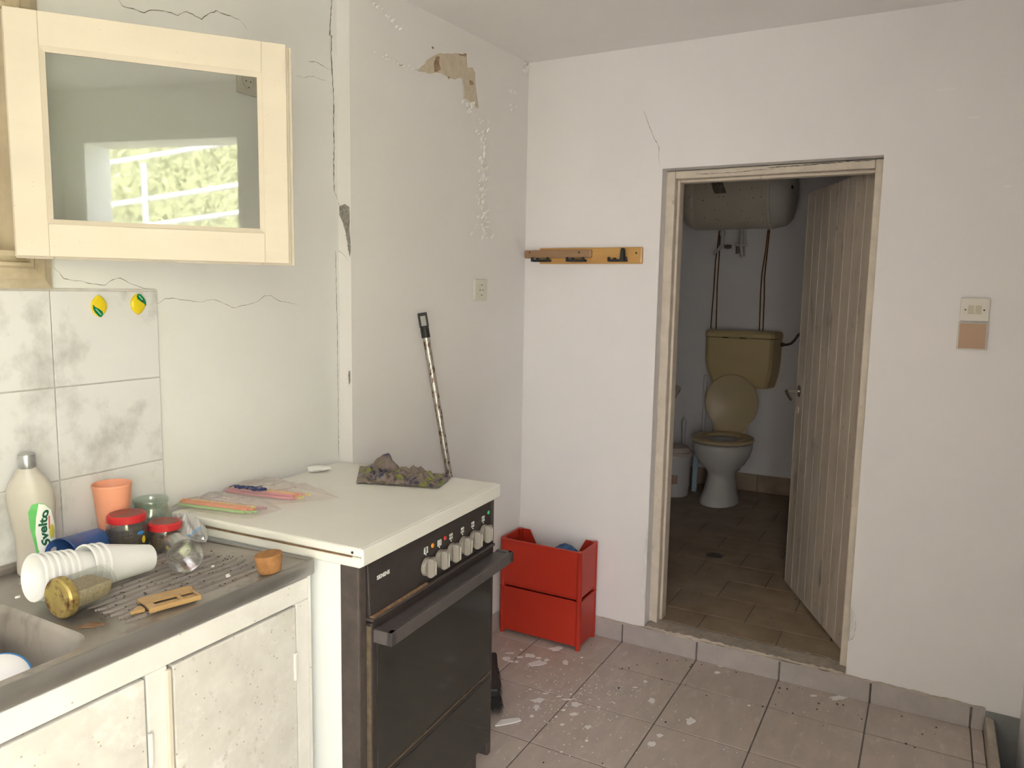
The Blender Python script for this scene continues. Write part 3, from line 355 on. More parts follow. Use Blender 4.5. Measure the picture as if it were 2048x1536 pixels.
# cracks and broken plaster
for pts, w in CR_LEFT: O('crack', ribbon(pts, w, (0, -1, 0), .0006), 'crack_dark', wl)
for pts, w in CR_STRIP: O('crack', ribbon(pts, w, (-1, 0, 0), .0006), 'crack_dark', wp)
for pts, w in CR_BACK: O('crack', ribbon(pts, w, (-1, 0, 0), .0006), 'crack_dark', wb)
def rough_patch(name, poly, n, lift, material, parent, amp=.004, sub=3):
    b = bmesh.new(); n = Vector(n)
    vs = [b.verts.new(Vector(p)+n*lift) for p in poly]; b.faces.new(vs); b.normal_update(); bmesh.ops.triangulate(b, faces=b.faces)
    for k in range(sub): bmesh.ops.subdivide_edges(b, edges=b.edges, cuts=1, use_grid_fill=True)
    for v in b.verts:
        e = any(x.is_boundary for x in v.link_edges)
        v.co += n*(0 if e else random.uniform(.1, 1)*amp)
    m = M(); m.v = [tuple(v.co) for v in b.verts]; b.verts.index_update(); m.f = [tuple(v.index for v in fa.verts) for fa in b.faces]; b.free()
    return O(name, m, material, parent)
for s in SPALL: rough_patch('exposed_concrete', s, (-1, 0, 0), .0008, 'spall_grey', wp, .005, 3)
def pw(u, z, lift=0.):      # point on the projecting wall: u along it, z up
    d = Vector((1.005, -.059, 0)).normalized(); n = Vector((-d.y*-1, -d.x, 0)); n = Vector((d.y, -d.x, 0))
    return Vector((1.785, 1.533, z)) + d*u + n*lift
PN = Vector((-.0586, -.9983, 0))
rough_patch('bare_plaster', [pw(u, z) for u, z in PEEL], PN, .0008, 'peel_beige', wp, .0012, 2)
for s in PEEL_RUST: rough_patch('stain', [pw(u, z) for u, z in s], PN, .0022, 'peel_rust', wp, .0008, 1)
def curl(u, z, w, h):
    m = M(); n = 8; ring = []
    for i in range(n):
        a = 2*PI*i/n; k = random.uniform(.6, 1.1); ring.append((u+w*.5*k*math.cos(a), z+h*.5*k*math.sin(a)))
    t = random.uniform(.003, .009); v = [pw(a, b, .0006+(t if b > z else .0002)) for a, b in ring]; v.append(pw(u, z, .0006+t*.8))
    return m.add(v, [(i, (i+1) % n, n) for i in range(n)])
for u, z, w, h in WALLFLAKE:
    O('paint_curl', curl(u, z, w*1.35, h*1.35), 'flake_white', wp)
for k in range(28):     # the blistered streak below the bare patch
    z = random.uniform(1.60, 1.96); c = .690 if z < 1.80 else .684
    O('paint_curl', curl(c+random.gauss(0, .012), z, random.uniform(.006, .018), random.uniform(.012, .03)), 'flake_white', wp)
rim = [(PEEL[i], PEEL[(i+1) % len(PEEL)]) for i in range(len(PEEL))]
for k in range(7):
    O('loose_plaster', curl(.985+random.gauss(0, .012), 2.262-.004*k+random.gauss(0, .004), .03, .014), 'flake_white', wp)
for (u0, z0), (u1, z1) in rim:
    O('paint_edge', ribbon([pw(u0, z0), pw(u1, z1)], .006, PN, .0028), 'flake_white', wp)
for y, z, w in ((.02, 2.02, .05), (-.06, 1.93, .03), (-.165, 1.72, .018)):
    O('scuff', M().box(2.7792, 2.7801, y-w/2, y+w/2, z-.003, z+.003), 'ceiling_white', wb)
# broken plaster at the foot of the door jamb
rough_patch('broken_plaster', [(2.78, .178, .33), (2.78, .165, .30), (2.78, .158, .25), (2.78, .165, .21), (2.78, .179, .20)], (-1, 0, 0), .001, 'flake_white', wb, .006, 3)
rough_patch('broken_plaster', [(2.78, .914, .52), (2.78, .925, .42), (2.78, .921, .30), (2.78, .930, .22), (2.78, .914, .18)], (-1, 0, 0), .001, 'flake_white', wb, .004, 3)
# ---- bathroom shell
FB = .085
struct(O('wall_bathroom_back', M().box(5.16, 5.3, -.2, 1.75, 0, 2.42), 'bath_wall'), 'grey white bathroom wall behind the toilet')
struct(O('wall_bathroom_left', M().box(2.93, 5.16, 1.60, 1.75, 0, 2.42), 'bath_wall'), 'grey white bathroom side wall behind the bucket')
struct(O('wall_bathroom_right', M().box(2.93, 5.16, -.2, -.02, 0, 2.42), 'bath_wall'), 'grey white bathroom side wall behind the door')
struct(O('ceiling_bathroom', M().box(2.93, 5.3, -.2, 1.75, 2.42, 2.5), 'ceiling_white'), 'bathroom ceiling')
fb = struct(O('floor_bathroom', M().box(2.864, 5.16, -.02, 1.60, -.1, FB-.002), 'grout_dark'), 'brown tiled bathroom floor')
bx = [2.866, 3.012]
while bx[-1] < 5.16: bx.append(min(5.16, bx[-1]+.2135))
for r in range(len(bx)-1):
    y = -.02; off = (.43 if r == 0 else (.255 if r % 2 else .415)) ; cuts = [-.02]
    c = off-.64
    while c < 1.6:
        if c > -.01: cuts.append(c)
        c += .32
    cuts.append(1.60)
    if r == 0: cuts = [.192, .43, .727, .90]
    for a, b in zip(cuts[:-1], cuts[1:]): floor_tile(fb, bx[r], bx[r+1], a, b, FB, 'bathroom_tile', 'bath_tile', gap=.004)
bsk = struct(O('baseboard_bathroom', M().box(5.151, 5.1605, -.02, 1.60, FB, .198), 'grout_dark'), 'dark brown tiled bathroom skirting')
for k in range(5):
    y0 = -.02+k*.324
    O('skirting_tile', M().box(-.004, .004, -.16, .16, 0, .115), 'bath_skirt', bsk, bevel=.001, loc=(5.149, y0+.162, FB))
# ---- bathroom door: frame and leaf
d1 = struct(link('door_1', None, None, (0, 0, 0)), 'weathered cream plank door standing open into the bathroom')
fr = O('door_frame', M().box(2.83, 2.915, .878, .9125, FB-.012, 1.832).box(2.83, 2.915, .1795, .206, FB-.012, 1.832).box(2.83, 2.915, .206, .878, 1.803, 1.832), 'frame_paint', d1, bevel=.004)
O('door_stop', M().box(2.862, 2.915, .868, .878, FB, 1.803).box(2.862, 2.90, .206, .868, 1.793, 1.803), 'frame_paint', fr, bevel=.002)
O('crack', ribbon([(2.83, .80, 1.816), (2.83, .66, 1.815), (2.83, .58, 1.819), (2.83, .52, 1.818)], .002, (-1, 0, 0), .0006), 'crack_dark', fr)
O('crack', ribbon([(2.83, .55, 1.824), (2.83, .40, 1.826), (2.83, .30, 1.829), (2.83, .20, 1.829)], .003, (-1, 0, 0), .0006), 'crack_dark', fr)
leaf = O('door_leaf', M().box(0, .686, -.020, -.004, .008, 1.735), 'door_paint', d1, loc=(2.928, .196, FB), rot=(0, 0, math.radians(26.2)))
NP = 8; pwid = .686/NP
for k in range(NP):
    m = M(); a, b = k*pwid+.0006, (k+1)*pwid-.0006; c = .0022
    m.prism([(a, -.004, 0), (a, .0080, 0), (a+c, .010, 0), (b-c, .010, 0), (b, .0080, 0), (b, -.004, 0)], (0, 0, 1.727))
    O('plank', m, 'door_paint', leaf, loc=(0, 0, .008))
O('free_edge_lipping', M().box(.686, .700, -.022, .010, .008, 1.735), 'frame_paint', leaf, bevel=.003)
hd = O('door_handle', M().lathe([(.026, .0), (.026, .004), (.020, .007), (.009, .008), (.009, .050)], 20, (.648, .010, .885), axis=(0, 1, 0))
       .tube([(.648, .060, .885), (.655, .064, .882), (.640, .063, .872), (.618, .060, .858), (.600, .056, .848)], [.009, .009, .0075, .007, .006], 10), 'chrome', leaf, smooth=50)
O('keyhole_plate', M().lathe([(.016, 0), (.016, .003), (.012, .0045)], 16, (.660, .010, .80), sx=1, sy=1.0, axis=(0, 1, 0)), 'frame_paint', leaf, smooth=40)
for z in (.25, 1.5): O('hinge', M().lathe([(.006, 0), (.006, .08)], 10, (-.004, .008, z)), 'frame_paint', leaf, smooth=40)
# ---- entrance doorway (behind the camera), mirrored in the cabinet pane
d2 = struct(O('door_2', M().box(-.795, -.777, -.335, -.325, 0, 2.052).box(.048, .066, -.335, -.325, 0, 2.052).box(-.777, .048, -.335, -.325, 2.034, 2.052), 'jamb_white', bevel=.002), 'white trim around the entrance doorway')
O('jamb_lining', M().box(-.779, -.772, -.488, -.33, 0, 2.034), 'jamb_white', d2)
# ------------------------------------------------------------------ sink cabinet and worktop
CT = .81
cab = thing('sink_cabinet', 'stained white sink cabinet with flat doors under the steel worktop', 'cabinet', (0, 0, 0))
O('body', M().box(-.88, -.865, 1.128, 1.55, .06, .776).box(1.135, 1.150, 1.128, 1.55, .06, .776).box(-.865, 1.135, 1.535, 1.55, .06, .776).box(-.865, 1.135, 1.128, 1.535, .06, .076), 'cab_white', cab)
O('plinth', M().box(-.86, 1.13, 1.17, 1.50, 0, .06), 'cab_dirty', cab)
O('face_frame', M().box(-.88, 1.152, 1.112, 1.128, .731, .777).box(1.116, 1.152, 1.112, 1.128, .06, .731).box(.771, .812, 1.112, 1.128, .06, .731)
  .box(.40, .44, 1.112, 1.128, .06, .731).box(-.88, -.84, 1.112, 1.128, .06, .731).box(-.84, 1.116, 1.112, 1.128, .06, .11), 'cab_white', cab, bevel=.0025)
O('side_trim', M().box(1.152, 1.166, 1.118, 1.128, .06, .777), 'cab_white', cab, bevel=.002)
for x0, x1, hx in ((.820, 1.111, 1.106), (.444, .766, .770), (-.83, .39, -.83)):
    dr = O('door', M().box(x0, x1, 1.1085, 1.126, .118, .727), 'cab_dirty', cab, bevel=.0025)
    for z in (.60, .22):
        O('hinge', M().box(hx-.004, hx+.004, 1.103, 1.109, z-.03, z+.03), 'cab_white', dr, bevel=.002)
O('cover_strip', M().box(.805, .815, 1.105, 1.113, .11, .725), 'cream_wood', cab, bevel=.002)
wt = thing('worktop', 'dull stainless steel worktop with sink bowl and ribbed drainer', 'worktop', (0, 0, 0))
def worktop_mesh():
    b = bmesh.new()
    outer = [(-.88, 1.112), (1.164, 1.112), (1.131, 1.37), (1.120, 1.565), (-.88, 1.565)]
    inner = rounded(.28, .712, 1.140, 1.455, .055)
    def loop(pts, z):
        vs = [b.verts.new((x, y, z)) for x, y in pts]; return vs, [b.edges.new((vs[i], vs[(i+1) % len(vs)])) for i in range(len(vs))]
    v1, e1 = loop(outer, CT); v2, e2 = loop(inner, CT)
    bmesh.ops.triangle_fill(b, edges=e1+e2, use_beauty=True)
    return b, v2
def finish(b):
    b.verts.index_update(); m = M(); m.v = [tuple(v.co) for v in b.verts]; m.f = [tuple(v.index for v in f.verts) for f in b.faces]; b.free(); return m
def bowl_mesh():
    b = bmesh.new(); prev = [b.verts.new((x, y, CT)) for x, y in rounded(.28, .712, 1.140, 1.455, .055)]
    for ins, dz in ((.004, -.003), (.008, -.012), (.016, -.11), (.035, -.145), (.06, -.155)):
        cx, cy = .496, 1.2975; pts = rounded(.28+ins, .712-ins, 1.140+ins, 1.455-ins, max(.02, .055-ins*.3))
        vs = [b.verts.new((x, y, CT+dz)) for x, y in pts]
        for i in range(len(vs)): b.faces.new((prev[i], prev[(i+1) % len(vs)], vs[(i+1) % len(vs)], vs[i]))
        prev = vs
    b.faces.new(prev); return finish(b)
O('top', finish(worktop_mesh()[0]), 'steel', wt, smooth=35)
O('sink_bowl', bowl_mesh(), 'steel_bowl', wt, smooth=45)
def front_lip(y, z):   # rolled front edge profile swept along the counter
    prof = [(y+.010, z+.0005), (y+.004, z+.0035), (y-.001, z+.003), (y-.004, z-.002), (y-.004, z-.026), (y-.001, z-.030), (y+.006, z-.030), (y+.008, z-.006)]
    return M().rings([[(x, a, c) for a, c in prof] for x in (-.88, 1.166)])
O('front_edge', front_lip(1.112, CT), 'steel_front', wt, smooth=50)
O('end_edge', M().prism([(1.160, 1.110, CT+.003), (1.166, 1.110, CT+.003), (1.124, 1.565, CT+.003), (1.118, 1.565, CT+.003)], (0, 0, -.030)), 'steel', wt, bevel=.002)
O('back_upstand', M().box(-.88, 1.118, 1.556, 1.572, CT-.002, CT+.018), 'steel', wt, bevel=.005)
for k in range(16):
    y = 1.165+k*.0215; x1 = 1.098-(y-1.165)*.10
    O('drainer_rib', M().rings([[(x, y+a*s, CT+c) for a, c in ((-.0072, -.0008), (-.0048, .0028), (0, .0044), (.0048, .0028), (.0072, -.0008))]
      for x, s in ((.775, .2), (.79, 1), (x1-.012, 1), (x1, .2))]), 'steel', wt, smooth=60)
rough_patch('rust_stain', [(.724, 1.222, CT), (.735, 1.214, CT), (.741, 1.219, CT), (.752, 1.203, CT), (.757, 1.188, CT), (.748, 1.184, CT), (.741, 1.192, CT), (.734, 1.187, CT), (.727, 1.203, CT), (.719, 1.209, CT)], (0, 0, 1), .0006, 'rust', wt, .0006, 2)
# ------------------------------------------------------------------ stove
SW, SD, SH = .622, .548, .85
st = thing('stove', 'old white and brown electric stove with six grey knobs', 'stove', (1.183, .998, 0), math.radians(3.0))
O('body', M().box(.008, SW-.008, .055, SD-.01, .05, .806), 'enamel_side', st, bevel=.003)
O('front_frame', M().box(.004, .030, .006, .056, .05, .808).box(SW-.026, SW-.004, .006, .056, .05, .808).box(.03, SW-.026, .035, .056, .05, .806), 'brown_metal', st, bevel=.004)
O('hob_rim', M().box(.0, SW, .0, SD, .806, .829), 'enamel', st, bevel=.005, seg=3)
ld = O('lid', M().box(-.002, SW+.002, -.004, SD, .8305, .8500), 'enamel_top', st, bevel=.006, seg=3)
O('lid_front_rim', M().box(-.002, SW+.002, -.009, -.002, .812, .8490), 'enamel', ld, bevel=.004, seg=3)
O('rust_seam', M().box(-.0025, .001, .02, SD-.02, .8285, .8312), 'rust', ld)
for v_, r_ in ((.018, .003), (.50, .0035)): O('hinge_hole', M().lathe([(r_, 0), (r_, .002)], 12, (-.0012, v_, .8395), axis=(-1, 0, 0)), 'dark_hole', ld)
cp = O('control_panel', M().prism([(.032, -.001, .690), (.032, .034, .690), (.032, .034, .805), (.032, .004, .805)], (SW-.062, 0, 0)), 'black_panel', st, bevel=.003)
O('drip_ledge', M().box(.030, SW-.026, -.010, .034, .680, .688), 'brown_metal', st, bevel=.003)
O('rust_line', M().prism([(.034, -.008, .6885), (.034, -.002, .692), (.034, .004, .6885)], (.22, 0, 0)), 'rust', st)
KZ = .731
for i, u in enumerate((.252, .313, .369, .427, .482, .540)):
    kn = O('knob', M().lathe([(.0225, 0), (.0225, .006), (.0205, .010), (.0, .011)][:3], 28, (u, -.001, KZ), axis=(0, -1, 0)), 'knob_grey', st, smooth=40)
    g = []
    for z, y in ((-.0225, .010), (-.0235, .020), (-.018, .027), (.018, .027), (.0235, .020), (.0225, .010)):
        g.append((y, z))
    O('grip', M().rings([[(u+dx*(1 if y < .022 else .55), -.001-y, KZ+z) for y, z in g] for dx in (-.0105, .0105)]), 'knob_grey', kn, bevel=.002)
    O('pointer', M().box(u-.0008, u+.0008, -.0290, -.0275, KZ-.016, KZ+.016), 'socket_white', kn)
    s = M(); bz = .770; y0, y1 = .0005, -.0016 
    s.box(u-.0008, u+.0008, y1, y0, bz-.0125, bz-.0095)
    if i < 2:
        for a in ((-.0075, -.0062, -.0075, .0075), (.0062, .0075, -.0075, .0075), (-.0062, .0062, .0062, .0075), (-.0062, .0062, -.0075, -.0062)):
            s.box(u+a[0], u+a[1], y1, y0, bz+a[2], bz+a[3])
        if i: s.box(u-.0012, u+.0012, y1, y0, bz-.005, bz+.005)
        else: s.tube([(u+.002, y1, bz+.004), (u-.003, y1, bz+.002), (u-.003, y1, bz-.002), (u+.002, y1, bz-.004)], .0006, 6)
    else:
        for q, (dx, dz) in enumerate(((-.0042, .0042), (.0042, .0042), (-.0042, -.0042), (.0042, -.0042))):
            solid = q == (2, 0, 1, 3)[i-2]
            s.lathe([(.0034, 0), (.0034, .0012)] if solid else [(.0036, 0), (.0036, .001), (.0025, .001), (.0025, 0)], 12, (u+dx, y0, bz+dz), axis=(0, -1, 0), ends=solid)
    O('symbol', s, 'white_print', cp)
for u, z, mt in ((.283, .772, 'lamp_orange'), (.341, .774, 'lamp_red'), (.572, .779, 'lamp_green')):
    O('indicator_lamp', M().lathe([(.0058, 0), (.0055, .002), (.003, .0035)], 16, (u, .001, z), axis=(0, -1, 0)), mt, cp, smooth=60)
link('maker_name', text_mesh('SIEMENS', .0125, 'white_print', bold=.0003), cp, (.079, -.0015, .768), (PI/2, 0, 0))
od = O('oven_door', M().box(.034, SW-.028, -.004, .034, .318, .676), 'black_panel', st, bevel=.003)
O('oven_window', M().box(.050, SW-.042, -.0062, -.003, .325, .640), 'oven_glass', od, bevel=.001)
O('door_side_strip', M().box(.031, .036, -.002, .030, .32, .67), 'edge_brown', od)
O('door_handle', M().box(.038, SW+.004, -.052, -.038, .632, .662).box(.038, .058, -.052, -.003, .632, .662).box(SW-.014, SW+.004, -.052, -.003, .632, .662)
  .box(.058, SW-.014, -.040, -.003, .655, .660), 'handle_plastic', od, bevel=.005)
dw_ = O('drawer_front', M().box(.034, SW-.028, -.004, .034, .105, .311), 'black_panel', st, bevel=.003)
O('drawer_panel', M().box(.042, SW-.036, -.0055, -.003, .115, .300), 'oven_glass', dw_, bevel=.001)
O('rust_edge', M().box(.036, SW-.03, -.0048, .0, .3125, .3160), 'edge_brown', st)
O('toe_base', M().box(.03, SW-.05, .03, SD-.02, .0, .10), 'brown_metal', st)
# ------------------------------------------------------------------ wall cabinet with the open glass door
wc = thing('wall_cabinet', 'cream built-in wall cabinet with its glazed door swung open', 'cabinet', (0, 0, 0))
O('niche_box', M().box(-.199, -.19, 1.56, 1.815, 1.431, 1.899).box(.850, .861, 1.56, 1.815, 1.431, 1.899).box(-.19, .850, 1.56, 1.815, 1.431, 1.441)
  .box(-.19, .850, 1.56, 1.815, 1.889, 1.899).box(-.19, .850, 1.805, 1.815, 1.441, 1.889), 'niche_inside', wc)
O('shelf', M().box(-.19, .850, 1.60, 1.805, 1.655, 1.670), 'niche_inside', wc, bevel=.001)
def frame_bar(a, b, c, d):      # mitred moulding: outer a-b, inner c-d, seen from the room
    pts = [(0, 0), (.30, .010), (.62, .012), (.70, .018), (.80, .018), (.84, .006), (1, .006)]
    A, B, C_, D = (Vector((p[0], 1.5795, p[1])) for p in (a, b, c, d)); rs = []
    m = M(); r1 = []; r2 = []
    for t, h in [(0, .0)]+[(t, .014+h) for t, h in pts]+[(1, 0)]:
        p, q = A.lerp(C_, t), B.lerp(D, t); r1.append((p.x, p.y-h, p.z)); r2.append((q.x, q.y-h, q.z))
    return m.rings([r1, r2])
ox0, ox1, oz0, oz1 = -.25, .915, 1.369, 1.962; ix0, ix1, iz0, iz1 = -.19, .853, 1.431, 1.900
for a, b, c, d in (((ox0, oz0), (ox1, oz0), (ix0, iz0), (ix1, iz0)), ((ox1, oz0), (ox1, oz1), (ix1, iz0), (ix1, iz1)),
                   ((ox1, oz1), (ox0, oz1), (ix1, iz1), (ix0, iz1)), ((ox0, oz1), (ox0, oz0), (ix0, iz1), (ix0, iz0))):
    O('frame_moulding', frame_bar(a, b, c, d), 'dirty_cream', wc)
def glazed_leaf(name, parent, loc, rz, sgn, clean='cream_wood'):
    lf = link(name, None, parent, loc, (0, 0, rz)); w, h = .50, .45
    mats = clean
    # sgn: side on which the stepped outer face lies (local y)
    for nm, box in (('stile', (0, .055, 0, h)), ('stile', (.451, w, 0, h)), ('rail', (.055, .451, 0, .062)), ('rail', (.055, .451, h-.062, h))):
        O(nm, M().box(box[0], box[1], min(0, sgn*.012), max(0, sgn*.012), box[2], box[3]), mats, lf, bevel=.0012)
    t0, t1 = .055, .451
    bead = M()
    for a, b, c, d in (((t0, .062), (t1, .062), (t0+.009, .071), (t1-.009, .071)), ((t1, .062), (t1, h-.062), (t1-.009, .071), (t1-.009, h-.071)),
                       ((t1, h-.062), (t0, h-.062), (t1-.009, h-.071), (t0+.009, h-.071)), ((t0, h-.062), (t0, .062), (t0+.009, h-.071), (t0+.009, .071))):
        r1 = [(a[0], 0, a[1]), (c[0], sgn*.006, c[1]), (c[0], sgn*.011, c[1]), (a[0], sgn*.011, a[1])]
        r2 = [(b[0], 0, b[1]), (d[0], sgn*.006, d[1]), (d[0], sgn*.011, d[1]), (b[0], sgn*.011, b[1])]
        bead.rings([r1, r2])
    O('glazing_bead', bead, mats, lf)
    for k, (e, y0, y1) in enumerate(((.007, .0125, .019), (.014, .0195, .026))):
        O('outer_step', M().box(-.004, .06, min(sgn*y0, sgn*y1), max(sgn*y0, sgn*y1), -e*.3, h+e*.3-.004).box(.446, w+e, min(sgn*y0, sgn*y1), max(sgn*y0, sgn*y1), -e*.3, h+e*.3-.004)
          .box(.06, .446, min(sgn*y0, sgn*y1), max(sgn*y0, sgn*y1), -e*.3, .058).box(.06, .446, min(sgn*y0, sgn*y1), max(sgn*y0, sgn*y1), h-.062, h+e*.3-.004), mats, lf, bevel=.002)
    O('pane', M().box(.056, .450, min(sgn*.0075, sgn*.0105), max(sgn*.0075, sgn*.0105), .064, h-.064), 'pane_glass', lf)
    return lf
glazed_leaf('glazed_door', wc, (.830, 1.530, 1.431), math.radians(-38), 1)
cl = glazed_leaf('glazed_door', wc, (-.185, 1.562, 1.437), 0, -1)
# ------------------------------------------------------------------ sockets and switches
def socket(name, label, loc, rotz, material):
    s = thing(name, label, 'socket', loc, rotz)      # local -y looks into the room
    O('plate', M().box(-.040, .040, -.010, 0, -.040, .040), material, s, bevel=.003)
    O('ring', M().lathe([(.0245, .010), (.0245, .0125), (.0205, .0125), (.0205, .0105), (.0195, .0104), (.0195, .0103)], 28, axis=(0, -1, 0), ends=False), material, s, smooth=40)
    O('well', M().lathe([(.0203, .0101), (.0203, .0106)], 28, axis=(0, -1, 0)), material, s)
    for dx in (-.0095, .0095): O('pin_hole', M().lathe([(.0026, .0106), (.0026, .0112)], 12, (dx, 0, 0), axis=(0, -1, 0)), 'dark_hole', s)
    for dz in (-.0185, .0185): O('earth_clip', M().box(-.003, .003, -.0122, -.0105, dz-.0015, dz+.0015), 'dark_hole', s)
    return s
socket('wall_socket', 'cream round-well socket on the wall above the broom', (2.455, 1.4935, 1.383), math.radians(-3.36), 'socket_white')
so2 = socket('wall_socket', 'old socket behind the pane of the open cabinet door', (1.441, 1.5795, 1.897), 0, 'socket_old'); so2.scale = (.80, 1, .80)
sw = thing('light_switch', 'cream double rocker switch plate above the tan cover', 'switch', (2.7795, -.107, 1.349), 0)
O('plate', M().box(-.009, 0, -.039, .039, -.036, .036), 'socket_white', sw, bevel=.002)
for y in (-.010, .010): O('rocker', M().prism([(-.009, y-.008, -.013), (-.012, y-.008, -.013), (-.0095, y-.008, .013), (-.009, y-.008, .013)], (0, .016, 0)), 'switch_rocker', sw, bevel=.001)
for y in (-.025, .025): O('screw', M().lathe([(.0025, .0085), (.0025, .0098)], 12, (0, y, -.001), axis=(-1, 0, 0)), 'dark_hole', sw)
bc = thing('blank_cover', 'tan blank cover plate in a white box below the light switch', 'cover plate', (2.7795, -.106, 1.268), 0)
O('box', M().box(-.012, 0, -.040, .040, -.043, .041), 'socket_white', bc, bevel=.002)
O('cover', M().box(-.0165, -.011, -.036, .036, -.039, .038), 'cover_tan', bc, bevel=.0015)
# ------------------------------------------------------------------ hook rack
hr = thing('hook_rack', 'pine hook rack with broken black hooks on the end wall', 'hook rack', (2.7795, 0, 0))
O('back_board', M().box(-.016, 0, .973, 1.402, 1.491, 1.553), 'pine', hr, bevel=.004)
O('front_board', M().box(-.032, -.0165, 1.172, 1.463, 1.5125, 1.545), 'dull_wood', hr, bevel=.005)
for y, z in ((.996, 1.531), (1.222, 1.534), (1.438, 1.536)): 
    x = -.0165 if y < 1.1 else -.0325
    O('screw', M().lathe([(.004, 0), (.0035, .001)], 12, (x+.0008, y, z), axis=(-1, 0, 0)), 'dark_hole', hr)
for i, y in enumerate((1.385, 1.233, 1.066)):
    x0 = -.030 if i == 2 else -.046; hk = M()
    hk.box(x0, -.016, y-.038, y+.038, 1.4985, 1.5075)
    for e in (-.034, .034): hk.box(x0-.004, x0+.008, y+e-.004, y+e+.004, 1.4985, 1.516)
    hk.box(x0-.003, x0+.010, y+.006, y+.016, 1.505, 1.5135)
    h = O('hook', hk, 'black_rubber', hr, bevel=.002)
    if i == 2:
        O('tongue', M().rings([[(x0-.003+dx, y-.022+a, z) for dx, a in ((0, -w), (-.006, -w*.6), (-.006, w*.6), (0, w), (.006, w), (.006, -w))]
            for z, w in ((1.499, .014), (1.510, .011), (1.532, .0095), (1.544, .008), (1.549, .004))]), 'black_rubber', h, smooth=50)
# ------------------------------------------------------------------ red crates
def crate(label, z):
    c = thing('stacking_crate', label, 'crate', (2.600, 1.112, z), 0, 'red stacking crates in the corner')
    w, l, h, t = .160, .352, .197, .0045; zb = .016       # depth along x, length along y
    O('front_panel', M().box(0, t, .010, l-.010, zb, h), 'red_plastic', c, bevel=.0015)
    for y in (0, l-t): O('side_panel', M().box(.010, w-.010, y, y+t, zb, h), 'red_plastic', c, bevel=.0015)
    zc = h-.065
    O('back_panel', M().prism([(w-t, .010, zb), (w-t, l-.010, zb), (w-t, l-.010, h), (w-t, l-.050, h), (w-t, l-.085, zc), (w-t, .085, zc), (w-t, .050, h), (w-t, .010, h)], (t, 0, 0)), 'red_plastic', c, bevel=.0012)
    O('bottom', M().box(.003, w-.003, .003, l-.003, zb, zb+.004).box(.010, .014, .010, l-.010, .003, zb).box(.014, w-.010, .010, .014, .003, zb).box(.014, w-.010, l-.014, l-.010, .003, zb).box(w-.014, w-.010, .014, l-.014, .003, zb) if z else M().box(.003, w-.003, .003, l-.003, zb, zb+.004), 'red_plastic', c)
    for x in (.008, w-.008):
        for y in (.008, l-.008):
            O('corner_post', M().lathe([(.0095, .0), (.0115, .02), (.0115, h-.003), (.0125, h-.002), (.0125, h)], 14, (x, y, 0)), 'red_plastic', c, smooth=50)
    O('rim', M().box(-.003, .006, .012, l-.012, h-.006, h+.001).box(.012, w-.012, -.003, .006, h-.006, h+.001).box(.012, w-.012, l-.006, l+.003, h-.006, h+.001), 'red_plastic', c, bevel=.0015)
    return c
crate('red plastic crate standing on the floor tiles under another crate', 0)
crate('red plastic crate stacked on top of the other red crate', .1975)
bl = M()
for k in range(7):
    pass
def lump(c, r, seed, nu=20, nv=12, amp=.18):
    rnd = random.Random(seed); ph = [rnd.uniform(0, 6.28) for _ in range(6)]; rs = []
    for j in range(nv):
        t = PI*(j+.5)/nv; ring = []
        for i in range(nu):
            a = 2*PI*i/nu
            k = 1+amp*(math.sin(3*a+ph[0]+2*t)*.5+math.sin(5*a-ph[1]+3*t)*.3+math.sin(7*t+ph[2]+a)*.3)
            ring.append((c[0]+r[0]*k*math.sin(t)*math.cos(a), c[1]+r[1]*k*math.sin(t)*math.sin(a), c[2]-r[2]*k*math.cos(t)))
        rs.append(ring)
    return M().rings(rs)
tag(O('folded_cloth', lump((2.685, 1.215, .310), (.052, .075, .075), 3, amp=.10), 'blue_cloth', smooth=80), 'dark blue crumpled cloth lying in the upper red crate', 'cloth')
# ------------------------------------------------------------------ broom
br = thing('broom', 'broom with rust-flecked metal pole and black handle leaning on the wall', 'broom', (2.13, 1.235, 0))
tip = Vector((2.090, 1.492, 1.302)); foot = Vector((2.125, 1.262, .085)); dv = (tip-foot).normalized(); off = Vector((2.13, 1.235, 0))
O('pole', M().tube([foot-off, tip-dv*.075-off], .0118, 16), 'pole_metal', br, smooth=60)
g0 = tip-dv*.082-off; sd = Vector((.58, -.81, 0)).normalized(); sd = (sd-dv*sd.dot(dv)).normalized(); nd = dv.cross(sd)
def slab(a, b, w0, w1, th): return [[a*1+dv*0+sd*x+nd*y for x, y in ((-w0, -th), (w0, -th), (w0, th), (-w0, th))], [b+sd*x+nd*y for x, y in ((-w1, -th), (w1, -th), (w1, th), (-w1, th))]]
hg = M().tube([g0, g0+dv*.040], .0145, 16)
for s in (-1, 1):
    hg.rings([[g0+dv*t+sd*(s*x)+nd*y for x, y in ((.0085, -.008), (.0155, -.008), (.0155, .008), (.0085, .008))] for t in (.036, .078)])
hg.rings([[g0+dv*t+sd*x+nd*y for x, y in ((-.0155, -.008), (.0155, -.008), (.0155, .008), (-.0155, .008))] for t in (.074, .084)])
O('grip', hg, 'black_rubber', br, bevel=.0015)
O('head_block', M().box(-.026, .026, -.13, .13, .062, .096), 'black_rubber', br, bevel=.008, loc=(.016, .006, 0), rot=(0, 0, math.radians(-58)))
bt = M(); rb = random.Random(5)
for k in range(2600):
    x, y = rb.uniform(-.022, .022), rb.uniform(-.125, .125); dx, dy = x*.9+rb.gauss(0, .004), rb.gauss(0, .006)+y*.10; w = .0009
    bt.add([(x-w, y, .06), (x+w, y, .06), (x+dx, y+dy, .003)], [(0, 1, 2)])
o = O('bristles', bt, 'bristle', br, loc=(.016, .006, 0), rot=(0, 0, math.radians(-58))); o['kind'] = 'stuff'
